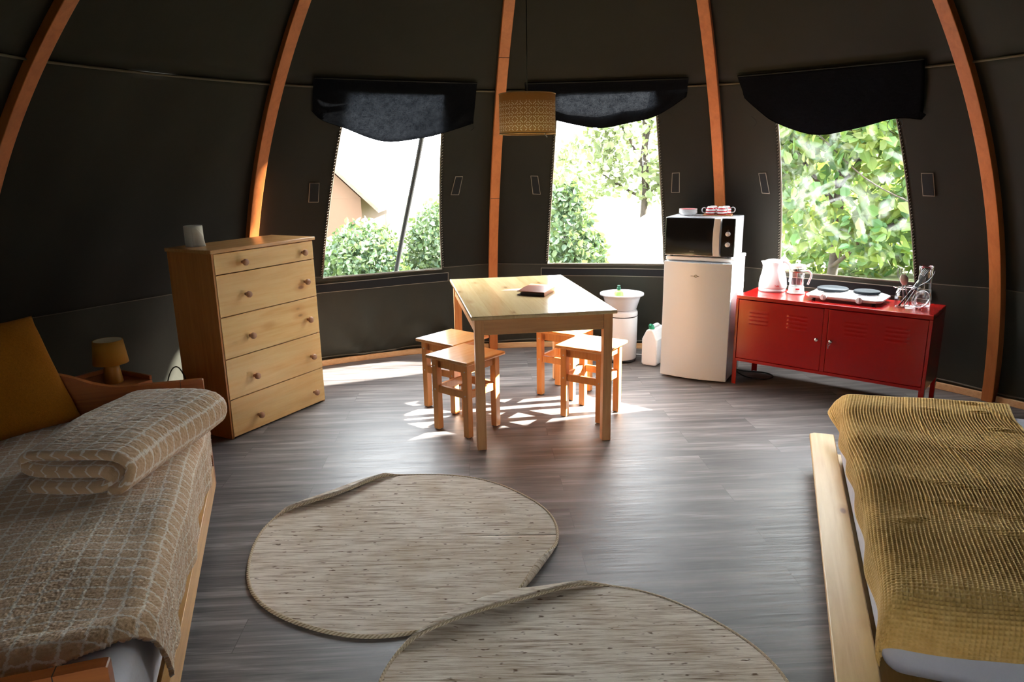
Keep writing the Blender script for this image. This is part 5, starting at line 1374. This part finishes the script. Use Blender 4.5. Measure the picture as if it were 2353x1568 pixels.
# ------------------------------------------------------------------ outdoors
m = MB(); m.lathe([(3.60, -0.16), (40, -0.16), (41, -1.0)], 96, cap=False, smooth=False)
g = m.build('lawn', M_grass, loc=(CX, CY, 0)); g['kind'] = 'structure'
def leaves(n, centers, size, seed, shell=0.45):
    """one mesh of folded leaf blades scattered through overlapping crowns"""
    r = np.random.RandomState(seed); V = []; F = []
    w_ = np.array([c[3] * c[4] * c[5] for c in centers]) ** 0.7; w_ /= w_.sum()
    pick = r.choice(len(centers), n, p=w_)
    for i in range(n):
        c = centers[pick[i]]; d = r.normal(size=3); d /= np.linalg.norm(d); q = r.uniform(shell, 1.0) ** 0.6
        p = np.array(c[:3]) + d * np.array(c[3:6]) * q
        s = size * r.uniform(0.6, 1.25); ax = r.normal(size=3) + np.array([0, 0, -0.3]); ax /= np.linalg.norm(ax)
        sd_ = np.cross(ax, r.normal(size=3)); sd_ /= np.linalg.norm(sd_); nn = np.cross(ax, sd_)
        b = len(V)
        V += [tuple(p), tuple(p + ax * s * 0.22 + sd_ * s * 0.30 + nn * s * 0.06), tuple(p + ax * s * 0.60 + sd_ * s * 0.31 + nn * s * 0.05), tuple(p + ax * s - nn * s * 0.08), tuple(p + ax * s * 0.60 - sd_ * s * 0.31 + nn * s * 0.05), tuple(p + ax * s * 0.22 - sd_ * s * 0.30 + nn * s * 0.06)]
        F += [(b, b + 1, b + 2, b + 3), (b, b + 3, b + 4, b + 5)]
    mb = MB(); mb.v = V; mb.f = F; mb.mi = [0] * len(F); mb.sm = [False] * len(F); return mb
def tree(name, label, cat, x, y, h, crowns, n, size, mat, seed, trunk=0.08, branches=(), group=None):
    t = thing(name, label, cat, (x, y, -0.16), 0, group)
    leaves(n, crowns, size, seed).build('foliage', mat, t, fix=False)
    m = MB(); rr = random.Random(seed)
    m.tube(smooth_path([(0, 0, 0), (0.05, 0.02, h * 0.3), (-0.03, 0.05, h * 0.65), (0.02, 0, h * 0.92)], 5), [lrp(trunk, trunk * 0.3, i / 15) for i in range(16)], 8)
    for c in crowns:
        m.tube(smooth_path([(0, 0, max(0.1, c[2] * 0.5)), (c[0] * 0.5 + rr.uniform(-.1, .1), c[1] * 0.5, c[2] * 0.8), (c[0], c[1], c[2] + 0.3 * c[5])], 4), [lrp(trunk * 0.45, trunk * 0.12, i / 8) for i in range(9)], 6)
    for bpts in branches: m.tube(smooth_path(bpts, 5), 0.007, 6)
    m.build('trunk', M_bark, t, fix=False)
for i, (x, y, h, rx, seed, lab) in enumerate(((-2.95, 9.6, 1.15, 0.52, 21, 'leafy green shrub outside the left window, leftmost in the hedge'), (-1.85, 9.1, 1.02, 0.50, 22, 'leafy green shrub outside the left window, middle of the hedge'), (-0.85, 9.5, 1.28, 0.50, 23, 'leafy green shrub outside the left window, rightmost in the hedge'))):
    tree('hedge_shrub', lab, 'shrub', x, y, h * 0.8, [(0, 0, h * 0.52, rx, rx, h * 0.5), (0.25, -0.2, h * 0.4, rx * 0.7, rx * 0.6, h * 0.4), (-0.3, 0.1, h * 0.42, rx * 0.6, rx * 0.6, h * 0.42)], 4200, 0.075, M_leaf_bush, seed, 0.04, group='shrubs outside the left window')
tree('garden_bush', 'tall dark bush at the left edge of the middle window view', 'bush', 0.80, 9.6, 1.2, [(0.0, 0, 0.75, 0.34, 0.4, 0.65), (0.18, 0.1, 0.45, 0.35, 0.4, 0.42), (-0.05, 0, 1.2, 0.22, 0.25, 0.3)], 2200, 0.10, M_leaf_bush, 31, 0.04)
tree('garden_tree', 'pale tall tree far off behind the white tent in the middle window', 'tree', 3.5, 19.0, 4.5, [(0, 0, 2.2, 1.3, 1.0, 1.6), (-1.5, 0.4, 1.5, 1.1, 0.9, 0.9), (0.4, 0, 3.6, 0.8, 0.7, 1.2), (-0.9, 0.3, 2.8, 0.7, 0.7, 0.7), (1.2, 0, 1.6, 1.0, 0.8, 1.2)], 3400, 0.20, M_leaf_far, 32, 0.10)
tree('leafy_tree', 'broad leafed tree with drooping branches close outside the right window', 'tree', 3.75, 8.3, 3.2, [(0, 0, 1.5, 1.1, 0.9, 0.8), (0.9, -0.9, 1.2, 0.7, 0.6, 0.6), (-0.9, 0.2, 2.3, 0.9, 0.8, 0.8), (0.7, 0.0, 2.6, 1.1, 0.9, 0.8), (-0.2, -0.7, 2.2, 0.8, 0.6, 0.6), (0.2, -0.6, 0.9, 0.5, 0.4, 0.3)], 5600, 0.15, M_leaf_tree, 41, 0.07,
     branches=[[(-0.6, -0.6, 2.0), (-0.2, -1.0, 1.5), (0.2, -1.2, 1.25)], [(0.3, -0.8, 2.1), (0.5, -1.2, 1.6), (0.9, -1.4, 1.2)], [(0.2, -1.0, 1.3), (0.5, -1.3, 1.0), (0.8, -1.5, 0.7)]])
tree('background_tree', 'bright green tree behind the broad leafed one outside the right window', 'tree', 6.6, 13.5, 4.5, [(0, 0, 2.0, 1.9, 1.2, 1.3), (-1.4, 0, 2.9, 1.4, 1.0, 1.1), (1.2, 0, 3.1, 1.6, 1.0, 1.2), (0, 0, 3.9, 1.6, 1.0, 0.9)], 3200, 0.24, M_leaf_tree, 42, 0.12)
tree('background_hedge', 'long tall green hedge closing the view outside the right window', 'hedge', 8.2, 16.0, 3.0, [(-2.2, 0.3, 1.6, 1.9, 0.7, 1.7), (0, 0, 2.0, 1.9, 0.7, 2.0), (2.2, -0.5, 1.8, 2.0, 0.7, 1.9), (-0.8, 0.5, 3.6, 1.8, 0.7, 1.2), (1.6, 0.2, 3.8, 1.8, 0.7, 1.2)], 4200, 0.30, M_leaf_tree, 47, 0.10)
tree('background_bush', 'low bright bush under the trees outside the right window', 'bush', 5.2, 10.6, 1.2, [(0, 0, 0.55, 1.3, 0.7, 0.6), (1.2, -0.6, 0.5, 1.0, 0.6, 0.55)], 2200, 0.16, M_leaf_tree, 44, 0.04)
tree('shade_tree', 'unseen dense rounded tree added outside to the right of the tent for shade', 'tree', 5.7, 5.25, 2.4, [(0, 0, 1.5, 0.9, 1.15, 1.15), (0.1, -0.5, 2.2, 0.8, 0.8, 0.75), (0.0, 0.4, 2.25, 0.8, 0.8, 0.7), (0, 0.1, 0.8, 0.8, 1.1, 0.7)], 5200, 0.17, M_leaf_tree, 46, 0.09)  # out of view; added to keep direct sun off the cabinet top
def cabin():
    c = thing('garden_cabin', 'brown gabled cabin outside the left window, its roof sloping down to the right', 'cabin', (-5.2, 14.6, -0.16))
    m = MB(); m.box(-2.0, 2.2, 0, 3.0, 0, 1.05); m.prism([(-2.0, 1.051), (2.2, 1.051), (0.1, 3.08)], 0, 3.0, plane='XZ'); m.build('wall', M_cabin, c)
    for s_ in (1, -1):
        m = MB(); Mx = Matrix.Translation((0.1, 0, 3.20)) @ Matrix.Scale(s_, 4, (1, 0, 0)); m.add([(0, -0.35, 0), (2.5, -0.35, -2.42), (2.5, 3.3, -2.42), (0, 3.3, 0), (0, -0.35, 0.09), (2.5, -0.35, -2.33), (2.5, 3.3, -2.33), (0, 3.3, 0.09)], [(0, 3, 2, 1), (4, 5, 6, 7), (0, 1, 5, 4), (2, 3, 7, 6), (1, 2, 6, 5), (3, 0, 4, 7)], M=Mx); m.build('roof', M_roof, c)
cabin()
def tents():
    t = thing('bell_tent', 'white round tent in the garden seen through the middle window', 'tent', (2.95, 12.4, -0.16))
    m = MB(); m.lathe([(1.25, 0.0), (1.22, 0.34), (1.28, 0.36), (0.05, 1.15), (0, 1.17)], 40, cap=False, smooth=False); m.build('canvas', M_bell, t)
    t = thing('pointed_tent', 'small grey pointed tent beside the bush in the middle window', 'tent', (1.22, 11.0, -0.16))
    m = MB(); m.add([(-0.30, -0.2, 0), (0.22, -0.25, 0), (0.28, 0.4, 0), (-0.25, 0.45, 0), (0.03, 0.05, 0.52)], [(0, 1, 4), (1, 2, 4), (2, 3, 4), (3, 0, 4), (0, 3, 2, 1)]); m.build('canvas', M_gtent, t)
    m = MB(); m.tube([(-0.02, -0.24, 0.0), (0.03, 0.04, 0.525)], 0.016, 6); m.build('pole', M_dleather, t)
tents()
# strap hanging outside the left window
m = MB(); P0, P1 = Vector(W(-1, 0.690, 2.00, 0.22)), Vector(W(-1, 0.598, 0.60, 0.30))
m.tube([lrp(P0, P1, q) + Vector((0.004 * math.sin(6 * q), 0, 0)) for q in np.linspace(0, 1, 14)], 0.019, 8, flat=0.5)
tag(m.build('guy_strap', N('strap_web').bsdf((0.012, 0.012, 0.012, 1), 0.8)), 'dark webbing strap running down outside the left window', 'strap')
bpy.context.view_layer.update()
